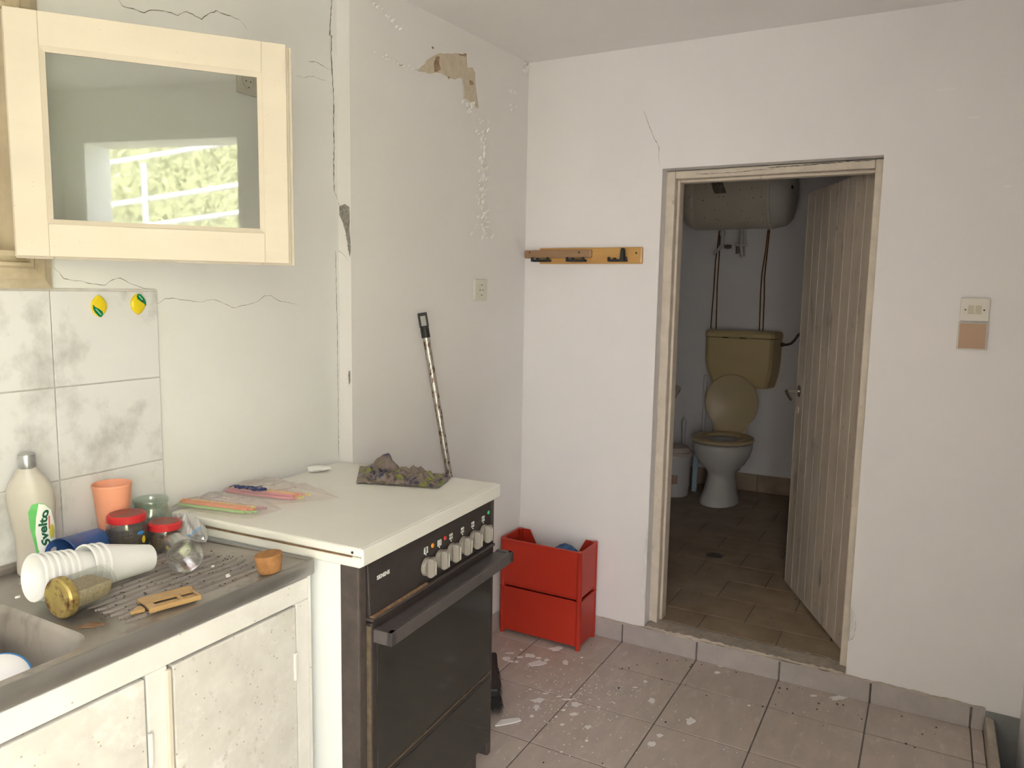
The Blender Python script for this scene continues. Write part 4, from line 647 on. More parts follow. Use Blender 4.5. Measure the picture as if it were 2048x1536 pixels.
# ------------------------------------------------------------------ things on the worktop
Z0 = CT+.0045
def quat_rot(axis): return Vector((0, 0, 1)).rotation_difference(Vector(axis).normalized()).to_euler()
def cup_mesh(R, r, L, t=.0012, lip=.0022, material='cup_white', n=40):
    return mesh_of('cup', M().lathe([(r*.55, .003), (r*.9, .003), (r, 0), (r+(R-r)*.5, L*.5), (R-.0006, L-.006), (R+lip, L-.0055), (R+lip+.0004, L-.003), (R+lip-.0004, L-.0003), (R, L),
        (R-t, L-.001), (r+(R-r)*.5-t, L*.5), (r-t, .0055), (r*.5, .0055)], n), material, 50)
white_cup = cup_mesh(.0400, .0262, .105)
def lying(R, r, L, base_xy, az, z0=Z0, lift=0.):
    el = math.atan((R-r)/L); a = Vector((math.cos(az)*math.cos(el), math.sin(az)*math.cos(el), math.sin(el)))
    return Vector((base_xy[0], base_xy[1], z0+r*math.cos(el)+lift)), a
p, a = lying(.0424, .0262, .105, (.888, 1.340), math.radians(177), lift=.0022)
for k in range(6):
    tag(link('plastic_cup', white_cup, None, p+a*.0116*k, quat_rot(a)), 'white plastic cup in the long lying stack behind the gold-lidded jar' if k < 5 else 'white plastic cup whose open mouth ends the long lying stack', 'cup', 'white cups in the long stack')
p, a = lying(.0424, .0262, .105, (.943, 1.336), math.radians(178))
for k in range(3):
    tag(link('plastic_cup', white_cup, None, p+a*.0135*k, quat_rot(a)), ('white plastic cup whose base ends the short lying stack', 'white plastic cup in the middle of the short lying stack', 'white plastic cup forming the open mouth of the short stack')[k], 'cup', 'white cups in the short stack')
p, a = lying(.036, .030, .105, (.940, 1.494), math.radians(199), lift=.0)
tag(link('plastic_tumbler', cup_mesh(.0355, .030, .105, lip=0, material='cup_blue'), None, p, quat_rot(a)), 'blue plastic tumbler lying in front of the orange beaker', 'tumbler')
tag(link('plastic_tumbler', cup_mesh(.0395, .0250, .144, lip=.0004, material='cup_orange'), None, (.998, 1.528, CT+.0005)), 'tall orange plastic beaker standing against the wall tiles', 'beaker')
p, a = lying(.0345, .029, .085, (1.010, 1.338), math.radians(243))
tag(link('drinking_glass', cup_mesh(.0335, .029, .085, t=.0016, lip=.0006, material='cup_clear'), None, p, quat_rot(a)), 'clear tumbler lying on its side beside the white cups', 'glass')
def jar(name, label, loc, r, h, lid_mat, fill_mat, fill, lid=True, glass='jar_glass', neck=.86, rot=None, tall=1., group=None):
    j = tag(link(name, None, None, loc, rot or (0, 0, 0)), label, 'jar', group)
    t = .0022
    prof = [(r*.80, .003), (r*.92, .0), (r, .005), (r, h*.70), (r*.985, h*.78), (r*neck, h*.88), (r*neck, h), (r*neck-t, h), (r*neck-t, h*.88), (r-t, h*.70), (r-t, .008), (r*.75, .006)]
    O('glass_body', M().lathe(prof, 40), glass, j, smooth=45)
    if fill: O('contents', M().lathe([(r-t*1.6-.001, .0085), (r-t*1.6, .012), (r-t*1.6, h*fill-.003), (r*.5, h*fill), (r*.15, h*fill+.003)], 36), fill_mat, j, smooth=40)
    if lid:
        ld_ = O('lid', M().lathe([(r*neck+.0035, h-.013), (r*neck+.0045, h-.012), (r*neck+.0042, h-.001), (r*neck+.001, h+.0025), (r*neck-.004, h+.0022)], 40), 'lid_red_rim' if lid_mat == 'lid_red' else lid_mat, j, smooth=35)
        O('lid_top', M().lathe([(r*neck-.0015, h+.0015), (r*neck-.002, h+.0030), (r*neck-.006, h+.0032), (r*neck-.009, h+.0026), (.004, h+.0026)], 40), lid_mat, ld_, smooth=35)
    return j
j = jar('spice_jar', 'taller red-lidded jar with a black grid pattern and dark contents', (.981, 1.457, CT+.001), .0395, .090, 'lid_red', 'herbs_dark', .66)
gm = M(); R_ = .0398
for k in range(24):
    a = 2*PI*k/24; gm.tube([(R_*math.cos(a), R_*math.sin(a), .006), (R_*math.cos(a), R_*math.sin(a), .062)], .0004, 5)
for k in range(8): gm.tube([(R_*math.cos(2*PI*i/36), R_*math.sin(2*PI*i/36), .006+k*.008) for i in range(37)], .0004, 5)
O('printed_grid', gm, 'grid_black', j)
for a, z, mt, sx, sy in ((-75, .040, 'yellow_dot', .005, .008), (-104, .020, 'label_blue', .008, .006), (-140, .018, 'label_blue', .012, .016), (-85, .056, 'label_blue', .008, .004)):
    a = math.radians(a); pts = []
    for i in range(12): 
        q = a+sx/R_*math.cos(2*PI*i/12); pts.append(((R_+.0006)*math.cos(q), (R_+.0006)*math.sin(q), z+sy*math.sin(2*PI*i/12)))
    O('printed_mark', M().add(pts, [tuple(range(12))]), mt, j)
jar('spice_jar', 'shorter rusty red-lidded jar of brown dried herbs', (1.049, 1.426, CT+.001), .0345, .060, 'lid_red', 'herbs_brown', .60)
oj = tag(link('open_jar', None, None, (1.085, 1.522, CT+.001)), 'empty greenish glass jar without a lid behind the red-lidded jars', 'jar')
O('glass_body', M().lathe([(.024, .003), (.030, 0), (.0375, .012), (.041, .035), (.0405, .055), (.036, .070), (.0345, .078), (.0375, .083), (.0385, .088), (.0365, .0905), (.0340, .088), (.0325, .078), (.034, .069), (.0382, .054), (.0385, .035), (.035, .013), (.02, .006)], 40), 'green_glass', oj, smooth=50)
gj = jar('spice_jar', 'jar with a rusty gold lid lying on its side, half full of pale herbs', (.812, 1.274, Z0+.0345), .0335, .090, 'lid_gold', 'herbs', .0, rot=quat_rot((-1, -.08, 0)), neck=.93)
hb = M(); rs = []        # herbs settled along the lower side of the lying jar
for x, s in ((.009, .9), (.014, 1), (.066, 1), (.074, .8)):
    ring = []
    for i in range(20):
        a = -.28+(PI+.56)*(i/19); ring.append((.0294*s*math.cos(a), .0294*s*math.sin(a), x))
    rs.append(ring)
q = Vector((0, 0, 1)).rotation_difference(Vector((-1, -.08, 0)).normalized()); down = q.inverted() @ Vector((0, 0, -1)); ang = math.atan2(down.y, down.x)-PI/2
rs = [[(p_[0]*math.cos(ang)-p_[1]*math.sin(ang), p_[0]*math.sin(ang)+p_[1]*math.cos(ang), p_[2]) for p_ in r] for r in rs]
rs = [[(p_[0]-down.x*.0035, p_[1]-down.y*.0035, p_[2]) for p_ in r] for r in rs]
O('contents', hb.rings(rs), 'herbs', gj, smooth=30)
# ---- washing-up bottle
bt = thing('detergent_bottle', 'translucent washing-up bottle with silver cap and green label', 'bottle', (.832, 1.523, CT+.0005), math.radians(-31))
bt.scale = (.82, .82, .955)
BP = [(.0, .040, .024), (.006, .043, .026), (.03, .0425, .026), (.075, .0425, .026), (.11, .046, .028), (.145, .050, .030), (.17, .0495, .030), (.19, .043, .028), (.205, .033, .024), (.215, .024, .020), (.222, .019, .017), (.226, .0175, .0165)]
def bsec(z):
    for (z0, a0, b0), (z1, a1, b1) in zip(BP[:-1], BP[1:]):
        if z <= z1: t = (z-z0)/(z1-z0); t = t*t*(3-2*t); return a0+(a1-a0)*t, b0+(b1-b0)*t
    return BP[-1][1:]
def lean(z): return -.010*max(0, (z-.05)/.18)
rs = []
for k in range(49):
    z = .226*k/48; a_, b_ = bsec(z)
    rs.append([(lean(z)+a_*math.copysign(abs(math.cos(t))**.85, math.cos(t)), b_*math.copysign(abs(math.sin(t))**.85, math.sin(t)), z) for t in [2*PI*i/40 for i in range(40)]])
O('body', M().rings(rs), 'bottle_clear', bt, smooth=60)
O('cap', M().lathe([(.0185, .222), (.0195, .224), (.0195, .246), (.0185, .250), (.015, .252)], 30, (lean(.226), 0, 0)), 'cap_silver', bt, smooth=40)
def on_bottle(x, z, lift):      # x across the front face, z up -> point just off the bottle surface
    a_, b_ = bsec(z); xx = max(-.985, min(.985, (x-lean(z))/a_)); s = (1-abs(xx)**(2/.85))**(.85/2)
    return (x, -(b_*s)-lift, z)
def decal(name, poly, lift, material, sub=3):
    b = bmesh.new(); b.faces.new([b.verts.new((x, z, 0)) for x, z in poly]); bmesh.ops.triangulate(b, faces=b.faces)
    for _ in range(sub): bmesh.ops.subdivide_edges(b, edges=b.edges, cuts=1, use_grid_fill=True)
    m = M(); b.verts.index_update(); m.v = [on_bottle(v.co.x, v.co.y, lift) for v in b.verts]; m.f = [tuple(v.index for v in f.verts) for f in b.faces]; b.free()
    return O(name, m, material, bt, smooth=60)
decal('label_back', [(.004, .012), (-.002, .06), (-.010, .10), (-.012, .135), (-.004, .150), (.010, .152), (.022, .148), (.034, .135), (.040, .10), (.0405, .05), (.040, .012)], .0006, 'label_green')
decal('label_panel', [(.016, .020), (.004, .055), (.000, .09), (.003, .12), (.010, .1505), (.022, .147), (.034, .134), (.040, .10), (.0405, .05), (.040, .020)], .0011, 'label_white')
decal('label_lemon', [(.031, .072), (.036, .074), (.039, .084), (.038, .098), (.034, .104), (.030, .098), (.028, .084)], .0016, 'label_yellow')
decal('label_flowers', [(.012, .012), (.012, .022), (.022, .028), (.034, .034), (.0395, .036), (.040, .012)], .0016, 'label_flower')
decal('label_dot', [(.008+.004*math.cos(k), .036+.0045*math.sin(k)) for k in [i*.628 for i in range(10)]], .0016, 'label_blue', 1)
for k in range(2): decal('label_line', [(.018, .040-k*.004), (.036, .050-k*.004), (.036, .0512-k*.004), (.018, .0412-k*.004)], .0016, 'label_red', 1)
decal('label_red_word', [(.0275, .094), (.0305, .094), (.0312, .122), (.0282, .122)], .0016, 'label_red', 1)
tm = text_mesh('Svelto', .031, 'text_green', extrude=.0002, bold=.0012)
for v in tm.vertices:       # wording runs up the bottle
    x, y = v.co.x, v.co.y; z = .098+x*.98; c = on_bottle(.0165-y*.75+.010*((x)/.045)**2, max(.02, z), .0017+v.co.z); v.co = c
link('label_wording', tm, bt)
# ---- latch, cork, bag, crumbs
lt = thing('door_latch', 'tan metal door latch with open slots lying on the drainer', 'latch', (.812, 1.153, Z0), math.radians(-16))
lt.scale = (.92, .98, .62)
def lb(m, *a): return m.box(*a)
O('case', M().box(0, .098, 0, .006, .0, .014).box(0, .016, .006, .030, .009, .014).box(.060, .068, .006, .030, .009, .014).box(.094, .098, .006, .030, .009, .014)
  .box(0, .098, .030, .062, .009, .014).box(0, .098, .058, .062, .0, .009), 'tan_metal', lt, bevel=.0012)
O('bolt', M().box(.003, .094, .010, .026, .001, .0075), 'tan_inside', lt, bevel=.001)
O('tongue', M().prism([(-.030, .014, .001), (-.004, .012, .001), (-.004, .030, .001), (-.012, .032, .001)], (0, 0, .010)), 'tan_metal', lt, bevel=.001)
for x, y in ((.013, .050), (.082, .052)): O('screw_hole', M().lathe([(.0045, .0138), (.0040, .0146)], 14, (x, y, 0)), 'tan_inside', lt)
O('end_boss', M().lathe([(.008, .0), (.008, .012), (.006, .015)], 16, (.096, .050, 0)), 'tan_metal', lt, smooth=40)
tag(O('cork', M().lathe([(.019, .0), (.0205, .002), (.0245, .034), (.0245, .036), (.0225, .038)], 30, sx=1.12, sy=.85), 'cork', loc=(1.064, 1.130, Z0), rot=(math.radians(4), math.radians(-5), math.radians(-30)), smooth=40),
    'brown oval cork stopper standing at the corner of the drainer', 'cork')
def crumple(c, r, seed, material, name, nu=36, nv=20, amp=.16):
    rnd = random.Random(seed); dirs = [(Vector((rnd.gauss(0, 1), rnd.gauss(0, 1), rnd.gauss(0, 1))).normalized(), rnd.uniform(.6, 1.0)) for _ in range(26)]
    rs = []
    for jv in range(nv):
        t = PI*(jv+.5)/nv; ring = []
        for i in range(nu):
            a = 2*PI*i/nu; d = Vector((math.sin(t)*math.cos(a), math.sin(t)*math.sin(a), -math.cos(t)))
            k = min(1.25, min(h/max(.25, d.dot(u)) for u, h in dirs))
            k *= 1+amp*.3*math.sin(9*a+4*t)
            ring.append((c[0]+r[0]*k*d.x, c[1]+r[1]*k*d.y, max(0.0, c[2]+r[2]*k*d.z)))
        rs.append(ring)
    return M().rings(rs)
pb = thing('plastic_bag', 'crumpled clear plastic bag with blue lettering between jar and stove', 'bag', (1.112, 1.432, Z0))
O('film', crumple((0, 0, .028), (.032, .058, .038), 11, None, 'film'), 'poly_film_clear', pb)
tq = text_mesh('DI PLASTICA', .0075, 'label_blue', extrude=.0001, bold=.0002)
link('lettering', tq, pb, (-.020, -.040, .026), (math.radians(72), math.radians(-32), math.radians(-32)))
tag(O('bag_core', crumple((0, 0, .012), (.017, .026, .014), 15, None, 'core'), 'label_white', loc=(1.110, 1.440, Z0)), 'crumpled white paper scrap inside the clear plastic bag', 'paper')
rr = random.Random(21)
def shard(name, label, cat, group, x, y, z, w, h, material, th=.0015, parent=None):
    n = 9; pts = [(w*.5*rr.uniform(.6, 1.1)*math.cos(2*PI*i/n), h*.5*rr.uniform(.6, 1.1)*math.sin(2*PI*i/n), 0) for i in range(n)]
    o = O(name, M().prism(pts, (0, 0, th)), material, parent, loc=(x, y, z)); tag(o, label, cat, group); return o
for x, y, w in ((1.022, 1.245, .010), (1.004, 1.182, .008), (1.000, 1.176, .010), (.735, 1.415, .010)):
    shard('plaster_crumb', 'small white plaster crumb lying on the ribbed drainer', 'crumb', 'plaster crumbs on the drainer', x, y, Z0, w, w*.55, 'flake_white', .003)
sp = M(); 
for k in range(240):
    x, y = rr.uniform(.74, 1.10), rr.uniform(1.15, 1.45); w = rr.uniform(.0005, .0016)
    sp.box(x-w, x+w, y-w, y+w, CT+.0026, CT+.0036)
o = tag(O('dirt_specks', sp, 'herbs_dark'), 'scattered dark dirt specks on the ribbed drainer', 'dirt'); o['kind'] = 'stuff'
# cups in the sink bowl
SB = CT-.152
sc = thing('yogurt_pot', 'white plastic pot with a blue rim in the sink bowl', 'pot', (.640, 1.296, SB+.060), 0)
sc.rotation_euler = quat_rot((-.40, -.66, .62))
O('pot', M().lathe([(.036, -.05), (.045, .035), (.043, .035), (.034, -.046)], 36), 'cup_white', sc, smooth=50)
O('blue_rim', M().lathe([(.0455, .026), (.047, .030), (.047, .040), (.044, .043), (.02, .044)], 36), 'label_blue', sc, smooth=40)
O('pot_lid', M().lathe([(.0440, .0435), (.0425, .0465), (.018, .050), (.004, .051)], 36), 'cup_white', sc, smooth=60)
s2 = thing('sink_bowl_pot', 'cream plastic pot lying further back in the sink bowl', 'pot', (.636, 1.400, SB+.053), 0)
s2.rotation_euler = (math.radians(8), math.radians(-6), 0)
O('pot', M().lathe([(.030, -.05), (.040, .045), (.0415, .046), (.0415, .050), (.038, .050), (.028, -.046)], 36), 'socket_white', s2, smooth=50)
# lemon hooks on the tiles
def lemon(label, x, z, rot):
    l = thing('lemon_hook', label, 'hook', (x, 1.5715, z)); l.rotation_euler = (0, rot, 0)
    pts = []
    for i in range(28):
        t_ = -1+2*(i if i <= 14 else 28-i)/14; w_ = .0172*(1-abs(t_)**2.1)**.85; pts.append((w_ if i <= 14 else -w_, .0238*t_))
    rings = [[(x_*k, -y_, z_*k) for x_, z_ in pts] for k, y_ in ((1, 0), (1, .003), (.93, .0052), (.75, .0066), (.4, .0074))]
    O('lemon', M().rings(rings), 'lemon_yellow', l, smooth=60)
    lf = [(-.0165, .004), (-.012, -.001), (-.004, -.005), (.004, -.011), (.0055, -.018), (.001, -.0235), (-.004, -.022), (-.012, -.014), (-.0165, -.006)]
    g = O('leaf', M().prism([(a, -.0056, b) for a, b in lf], (0, -.0022, 0)), 'leaf_green', l, bevel=.0008)
    O('leaf_vein', M().prism([(-.0125, -.0078, -.006), (-.0105, -.0078, -.005), (.0015, -.0078, -.018), (-.0005, -.0078, -.019)], (0, -.0003, 0)), 'leaf_light', g)
    return l
lemon('yellow lemon-shaped tile hook with its green leaf pointing down', 1.015, 1.333, 0)
l2 = lemon('yellow lemon-shaped tile hook with its green leaf pointing up', 1.107, 1.337, PI)
O('screw_hole', M().lathe([(.0028, .0076), (.0024, .0084)], 12, (-.0085, 0, -.007), axis=(0, -1, 0)), 'dark_hole', l2)
# ------------------------------------------------------------------ things on the stove lid
SL = .8505
def sheet(corners, nx, ny, zf, th=0.):
    A, B, C_, D = (Vector((*c, 0)) for c in corners); v = []; f = []
    for j in range(ny+1):
        for i in range(nx+1):
            s, t = i/nx, j/ny; p_ = A.lerp(B, s).lerp(D.lerp(C_, s), t); v.append((p_.x, p_.y, zf(s, t)))
    for j in range(ny):
        for i in range(nx): k = j*(nx+1)+i; f.append((k, k+1, k+nx+2, k+nx+1))
    return M().add(v, f)
from mathutils import noise as NZ
def crease(s, t, seed, fr):
    p_ = Vector((s*fr, t*fr, seed)); return abs(NZ.noise(p_))*.6+abs(NZ.noise(p_*2.3+Vector((3, 1, 0))))*.35+abs(NZ.noise(p_*5.1))*.12
def wrap_z(s, t):
    e = min(s, 1-s, t, 1-t); k = min(1, e*5)
    return SL+.001+.062*crease(s, t, 2.2, 4.6)*(.22+.78*k)+.026*math.exp(-((s-.80)**2/.010+(t-.30)**2/.016))
tag(O('crumpled_wrapper', sheet([(1.588, 1.352), (1.752, 1.476), (1.786, 1.168), (1.660, 1.132)], 60, 60, wrap_z), 'wrapper', smooth=25), 'crumpled camouflage-coloured foil wrapper on the stove lid', 'wrapper')
tag(O('plaster_chip', crumple((0, 0, .008), (.036, .024, .011), 31, None, 'chip', 24, 12), 'flake_white', loc=(1.632, 1.538, SL+.0003), rot=(0, 0, -.5)), 'thick white plaster chip at the back of the stove lid', 'chip')
def straw_bag(label, corners, seed, hgt, strip=None):
    b = thing('straw_bag', label, 'bag', (0, 0, 0))
    A, B, C_, D = (Vector((*c, 0)) for c in corners)
    def zf(s, t):
        e = max(0, 1-(2*s-1)**4)*max(0, 1-(2*t-1)**4); return SL+.001+hgt*e**.6*(.80+.75*crease(s, t, seed, 5.5))
    O('film', sheet(corners, 56, 40, zf), 'poly_film', b, smooth=25)
    if strip:
        s0, s1, t0, t1 = strip; v = []; f = []; n = 24; rs = random.Random(3)
        for i in range(n+1):
            q = s0+(s1-s0)*i/n; j = rs.uniform(-.02, .02)
            for t in (t0+.5*j, (t0+t1)/2, t1+j):
                p_ = A.lerp(B, q).lerp(D.lerp(C_, q), t); v.append((p_.x, p_.y, zf(q, t)+.0008))
            if i:
                for k in (0, 1): a = 3*(i-1)+k; f.append((a, a+1, a+4, a+3))
        O('blue_label', M().add(v, f), 'navy_print', b)
    return b
def straw(label, p0, p1, z, mt, group, r=.0034):
    a, b_ = Vector((*p0, z)), Vector((*p1, z)); tag(O('drinking_straw', M().tube([a, a.lerp(b_, .5), b_], r, 8), mt, smooth=60), label, 'straw', group)
def straws(fa, fb_, mts, where, group):
    fa, fb_ = Vector(fa), Vector(fb_); d = (fb_-fa).normalized(); pv = Vector((-d.y, d.x)); seen = {}
    for i, (mt, lay) in enumerate(mts):
        k = sum(1 for m_, l_ in mts[:i] if l_ == lay); o_ = pv*(.0072*k+.0036*lay); z = SL+.0050+.0066*lay; c = mt.split('_')[1]
        sh = d*(.006*((i*7) % 5-2)); seen[c] = seen.get(c, 0)+1
        straw('%s drinking straw %s' % (c, where), fa+o_+sh, fb_+o_+sh, z, mt, group)
straw_bag('clear bag of orange and green straws at the edge of the stove lid', [(1.172, 1.572), (1.205, 1.345), (1.300, 1.335), (1.306, 1.572)], 4.1, .024)
straws((1.192, 1.556), (1.228, 1.368), [('straw_green', 0), ('straw_green', 0), ('straw_green', 0), ('straw_yellow', 0), ('straw_mauve', 0), ('straw_mauve', 0), ('straw_pink', 0), ('straw_mauve', 0), ('straw_orange', 1), ('straw_orange', 1), ('straw_orange', 1), ('straw_yellow', 1), ('straw_mauve', 1)],
       'in the bag at the stove edge', 'straws in the front bag')
straw_bag('clear bag of pink straws with torn blue print lying towards the wall', [(1.312, 1.574), (1.320, 1.380), (1.452, 1.292), (1.470, 1.574)], 9.7, .029, (.10, .66, .10, .22))
straws((1.336, 1.556), (1.372, 1.366), [('straw_pink', 0), ('straw_pink', 0), ('straw_yellow', 0), ('straw_orange', 0), ('straw_yellow', 0), ('straw_pink', 0), ('straw_pink', 0), ('straw_yellow', 0), ('straw_pink', 1), ('straw_orange', 1), ('straw_yellow', 1), ('straw_pink', 1)],
       'in the bag by the wall', 'straws in the rear bag')
# ------------------------------------------------------------------ fallen paint on the floor
FL = {0: 'white paint flake right beside the front foot of the red crate', 1: 'largest white paint flake, lying in front of the red crates', 2: 'oval white paint flake right of the largest flake',
      12: 'broad white paint flake right of the broom bristles', 13: 'pointed white paint flake just below the broad flake by the broom', 15: 'white paint flake lying on the crossing of two tile joints',
      26: 'white paint flake by itself near the tile below the doorway step', 27: 'rounded white paint flake beside a long tile joint', 38: 'white paint flake alone in the middle of a tile before the doorway'}
for i_, (x, y, poly) in enumerate(FLAKES):
    tag(O('paint_flake', M().prism([(a, b_, 0) for a, b_ in poly], (0, 0, .0009)), 'flake_white', loc=(x, y, .0002)), FL.get(i_, 'small white paint flake fallen on the grey kitchen floor tiles'), 'paint flake', 'paint flakes on the floor')
cx, cy = STRIPCHIP[0]
tag(O('paint_strip', M().prism([(a-cx, b_-cy, 0) for a, b_ in STRIPCHIP], (0, 0, .003)), 'flake_white', loc=(cx, cy, .0002)), 'long curled strip of white paint on the floor beside the stove', 'paint strip')
sp = M()
for k in range(420):
    if k < 300: x, y = rr.gauss(2.28, .14), rr.gauss(.98, .12)
    else: x, y = rr.uniform(1.9, 2.74), rr.uniform(-.2, 1.1)
    if x > 2.76 or x < 1.84: continue
    w = rr.uniform(.0006, .0030); sp.prism([(x+w*math.cos(a)*rr.uniform(.6, 1.2), y+w*math.sin(a)*rr.uniform(.6, 1.2), .0002) for a in (0, 1.2, 2.5, 3.7, 5)], (0, 0, .0008))
o = tag(O('paint_specks', sp, 'flake_white'), 'tiny white paint specks strewn over the kitchen floor', 'paint specks'); o['kind'] = 'stuff'
sp = M()
for k in range(52):
    x, y = (rr.triangular(2.5, 2.765, 2.76), rr.uniform(-.15, 1.1)) if k < 42 else (rr.uniform(1.9, 2.74), rr.uniform(-.2, 1.1)); w = rr.uniform(.0012, .004)
    sp.prism([(x+w*math.cos(a)*rr.uniform(.6, 1.6), y+w*math.sin(a), .0002) for a in (0, 1.2, 2.5, 3.7, 5)], (0, 0, .0015))
o = tag(O('floor_dirt', sp, 'herbs_dark'), 'dark dirt crumbs along the skirting of the kitchen floor', 'dirt'); o['kind'] = 'stuff'
tag(O('twig', M().tube([(2.235, .205, .003), (2.205, .185, .003), (2.20, .170, .004)], .0016, 6), 'herbs_dark'), 'thin dark twig lying on the kitchen floor tiles', 'twig')
# ------------------------------------------------------------------ bathroom
TX, TY = 4.80, 1.112
to = thing('toilet', 'white toilet with cream seat, its cream lid raised', 'toilet', (TX, TY, FB))
def ell(cx, a, b, z, n=44, p=1.): return [(cx+a*math.cos(2*PI*i/n), b*math.sin(2*PI*i/n), z) for i in range(n)]
O('bowl', M().rings([ell(-.015, .182, .118, 0), ell(-.012, .178, .114, .02), ell(.0, .150, .099, .07), ell(.012, .128, .088, .14), ell(.015, .122, .085, .18), ell(.010, .135, .096, .205),
   ell(.005, .172, .138, .245), ell(.0, .200, .168, .30), ell(.0, .212, .180, .345), ell(.0, .214, .182, .375), ell(.0, .208, .176, .382), ell(.0, .165, .132, .382), ell(.0, .155, .122, .36), ell(.01, .11, .085, .25), ell(.02, .05, .05, .22)]), 'porcelain', to, smooth=60)
O('outlet', M().tube([(.10, 0, .20), (.22, 0, .17), (.355, 0, .16)], .05, 20), 'porcelain', to, smooth=60)
O('neck', M().box(.15, .30, -.10, .10, .33, .380), 'porcelain', to, bevel=.02)
n = 44
O('seat', M().rings([ell(-.005, .150, .118, .390), ell(-.005, .215, .186, .390), ell(-.005, .222, .192, .398), ell(-.005, .216, .188, .410), ell(-.005, .190, .158, .414), ell(-.005, .158, .124, .410), ell(-.005, .150, .118, .390)], False), 'seat_cream', to, smooth=60)
lid = []
for i in range(40):
    a = 2*PI*i/40; y, z = .170*math.sin(a), .185*math.cos(a)
    if math.cos(a) < -.72: z = -.19; y = .170*math.sin(a)*.78
    lid.append((y, z))
lid_o = M().rings([[(.178+.028*(z+.2)+dx, y*k, .605+z*k) for y, z in lid] for dx, k in ((0, .95), (-.006, .985), (-.004, 1), (.006, 1), (.010, .97))])
O('lid', lid_o, 'seat_cream', to, smooth=50)
O('lid_hinge_plate', M().prism([(.176, -.095, .400), (.176, .095, .400), (.182, .115, .445), (.182, -.115, .445)], (.012, 0, 0)), 'seat_cream', to, bevel=.003)
cs = thing('cistern', 'mustard cream plastic cistern on the wall above the toilet', 'cistern', (5.0, 1.10, 0))
def csec(z, yl, yr, f0, bev): return [(f0, yl-bev, z), (f0, yr+bev, z), (f0+bev, yr, z), (.155, yr-.030, z), (.155, yl+.010, z), (f0+bev, yl, z)]
O('tank', M().rings([csec(.786, .145, -.185, .030, .02), csec(.80, .152, -.195, .012, .02), csec(.88, .185, -.215, .004, .02), csec(.96, .202, -.222, .0, .02), csec(1.108, .204, -.224, .0, .02)]), 'toilet_cream', cs, bevel=.006, seg=3)
O('tank_lid', M().rings([csec(1.110, .208, -.228, -.005, .02), csec(1.135, .208, -.228, -.005, .02), csec(1.152, .200, -.220, .004, .02)]), 'toilet_cream', cs, bevel=.006, seg=3)
for y in (.075, -.035): O('lid_slot', M().box(-.0062, .002, y-.018, y+.018, 1.1065, 1.1115), 'dark_hole', cs)
tag(O('flush_pipe', M().tube([(5.135, 1.325, .84), (5.135, 1.325, .50), (5.13, 1.31, .22)], .013, 12), 'bath_wall', smooth=60), 'pale pipe running down the wall left of the toilet lid', 'pipe')
ho = thing('water_hose', 'grey braided hose feeding the side of the cream cistern', 'hose', (5.07, .86, 1.075))
O('hose', M().tube([(0, -.035, .0), (.01, -.055, .0), (.03, -.075, .008), (.05, -.092, .028), (.062, -.108, .058), (.072, -.135, .085), (.082, -.17, .098)], .0085, 10), 'hose_grey', ho, smooth=60)
O('nut', M().lathe([(.014, 0), (.014, .020)], 6, (0, -.018, 0), axis=(0, -1, 0)), 'brass_dark', ho)
# water heater
HX, HZ, HR = 4.93, 1.985, .195
wh = thing('water_heater', 'cream horizontal water heater speckled with rust above the toilet', 'water heater', (HX, 0, HZ))
def ycyl(prof, n=56): return M().lathe([(r, -y) for y, r in prof], n, axis=(0, -1, 0))
O('tank', ycyl([(.930, HR-.004), (.930, HR), (1.345, HR), (1.350, HR-.003), (1.362, HR-.003), (1.366, HR), (1.385, HR-.002), (1.42, HR-.02), (1.445, HR-.06), (1.455, HR-.11)]), 'heater_enamel', wh, smooth=45)
O('end_band', ycyl([(.900, HR), (.902, HR+.004), (.912, HR+.004), (.914, HR), (.922, HR), (.924, HR+.004), (.934, HR+.004), (.936, HR)]), 'heater_enamel', wh, smooth=40)
cpn = O('end_cap', ycyl([(.782, .07), (.785, .10), (.800, .150), (.830, .180), (.87, HR-.006), (.905, HR-.002)]), 'heater_cap', wh, smooth=50)
O('dial_hole', M().lathe([(.012, 0), (.012, .004)], 16, (-.110, .7905, .032), axis=(-.35, -1, .05)), 'dark_hole', cpn)
bd = M(); 
for i in range(5):
    pass
O('maker_badge', M().rings([[(-(HR+d_)*math.cos(.02+.075*k), 1.222+.006*k-s_*.072, (HR+d_)*math.sin(.02+.075*k)) for s_, d_ in ((0, 0), (0, .004), (1, .004), (1, 0))] for k in range(6)]), 'badge_grey', wh)
O('wall_bracket', M().box(.15, .229, .85, .88, -.05, .25).box(.15, .229, 1.30, 1.33, -.05, .25), 'heater_cap', wh)
def wpipe(name, label, pts, r, extra):
    t = thing(name, label, 'valve', pts[0]); o0 = Vector(pts[0])
    O('pipe', M().tube([Vector(p)-o0 for p in pts], r, 12), 'pipe_grey', t, smooth=60)
    for nm, m, mt in extra: O(nm, m, mt, t, smooth=40)
wpipe('outlet_valve', 'bent grey outlet pipe under the left part of the heater', [(4.93, 1.210, 1.7885), (4.93, 1.210, 1.74), (4.93, 1.207, 1.70), (4.94, 1.225, 1.675), (4.97, 1.262, 1.652), (5.02, 1.275, 1.645)], .011,
      [('collar', M().lathe([(.017, -.01), (.017, -.035)], 14), 'pipe_grey'), ('side_nipple', M().lathe([(.010, 0), (.013, .02), (.010, .045)], 10, (.0, -.015, -.105), axis=(.2, -1, 0)), 'brass_dark')])
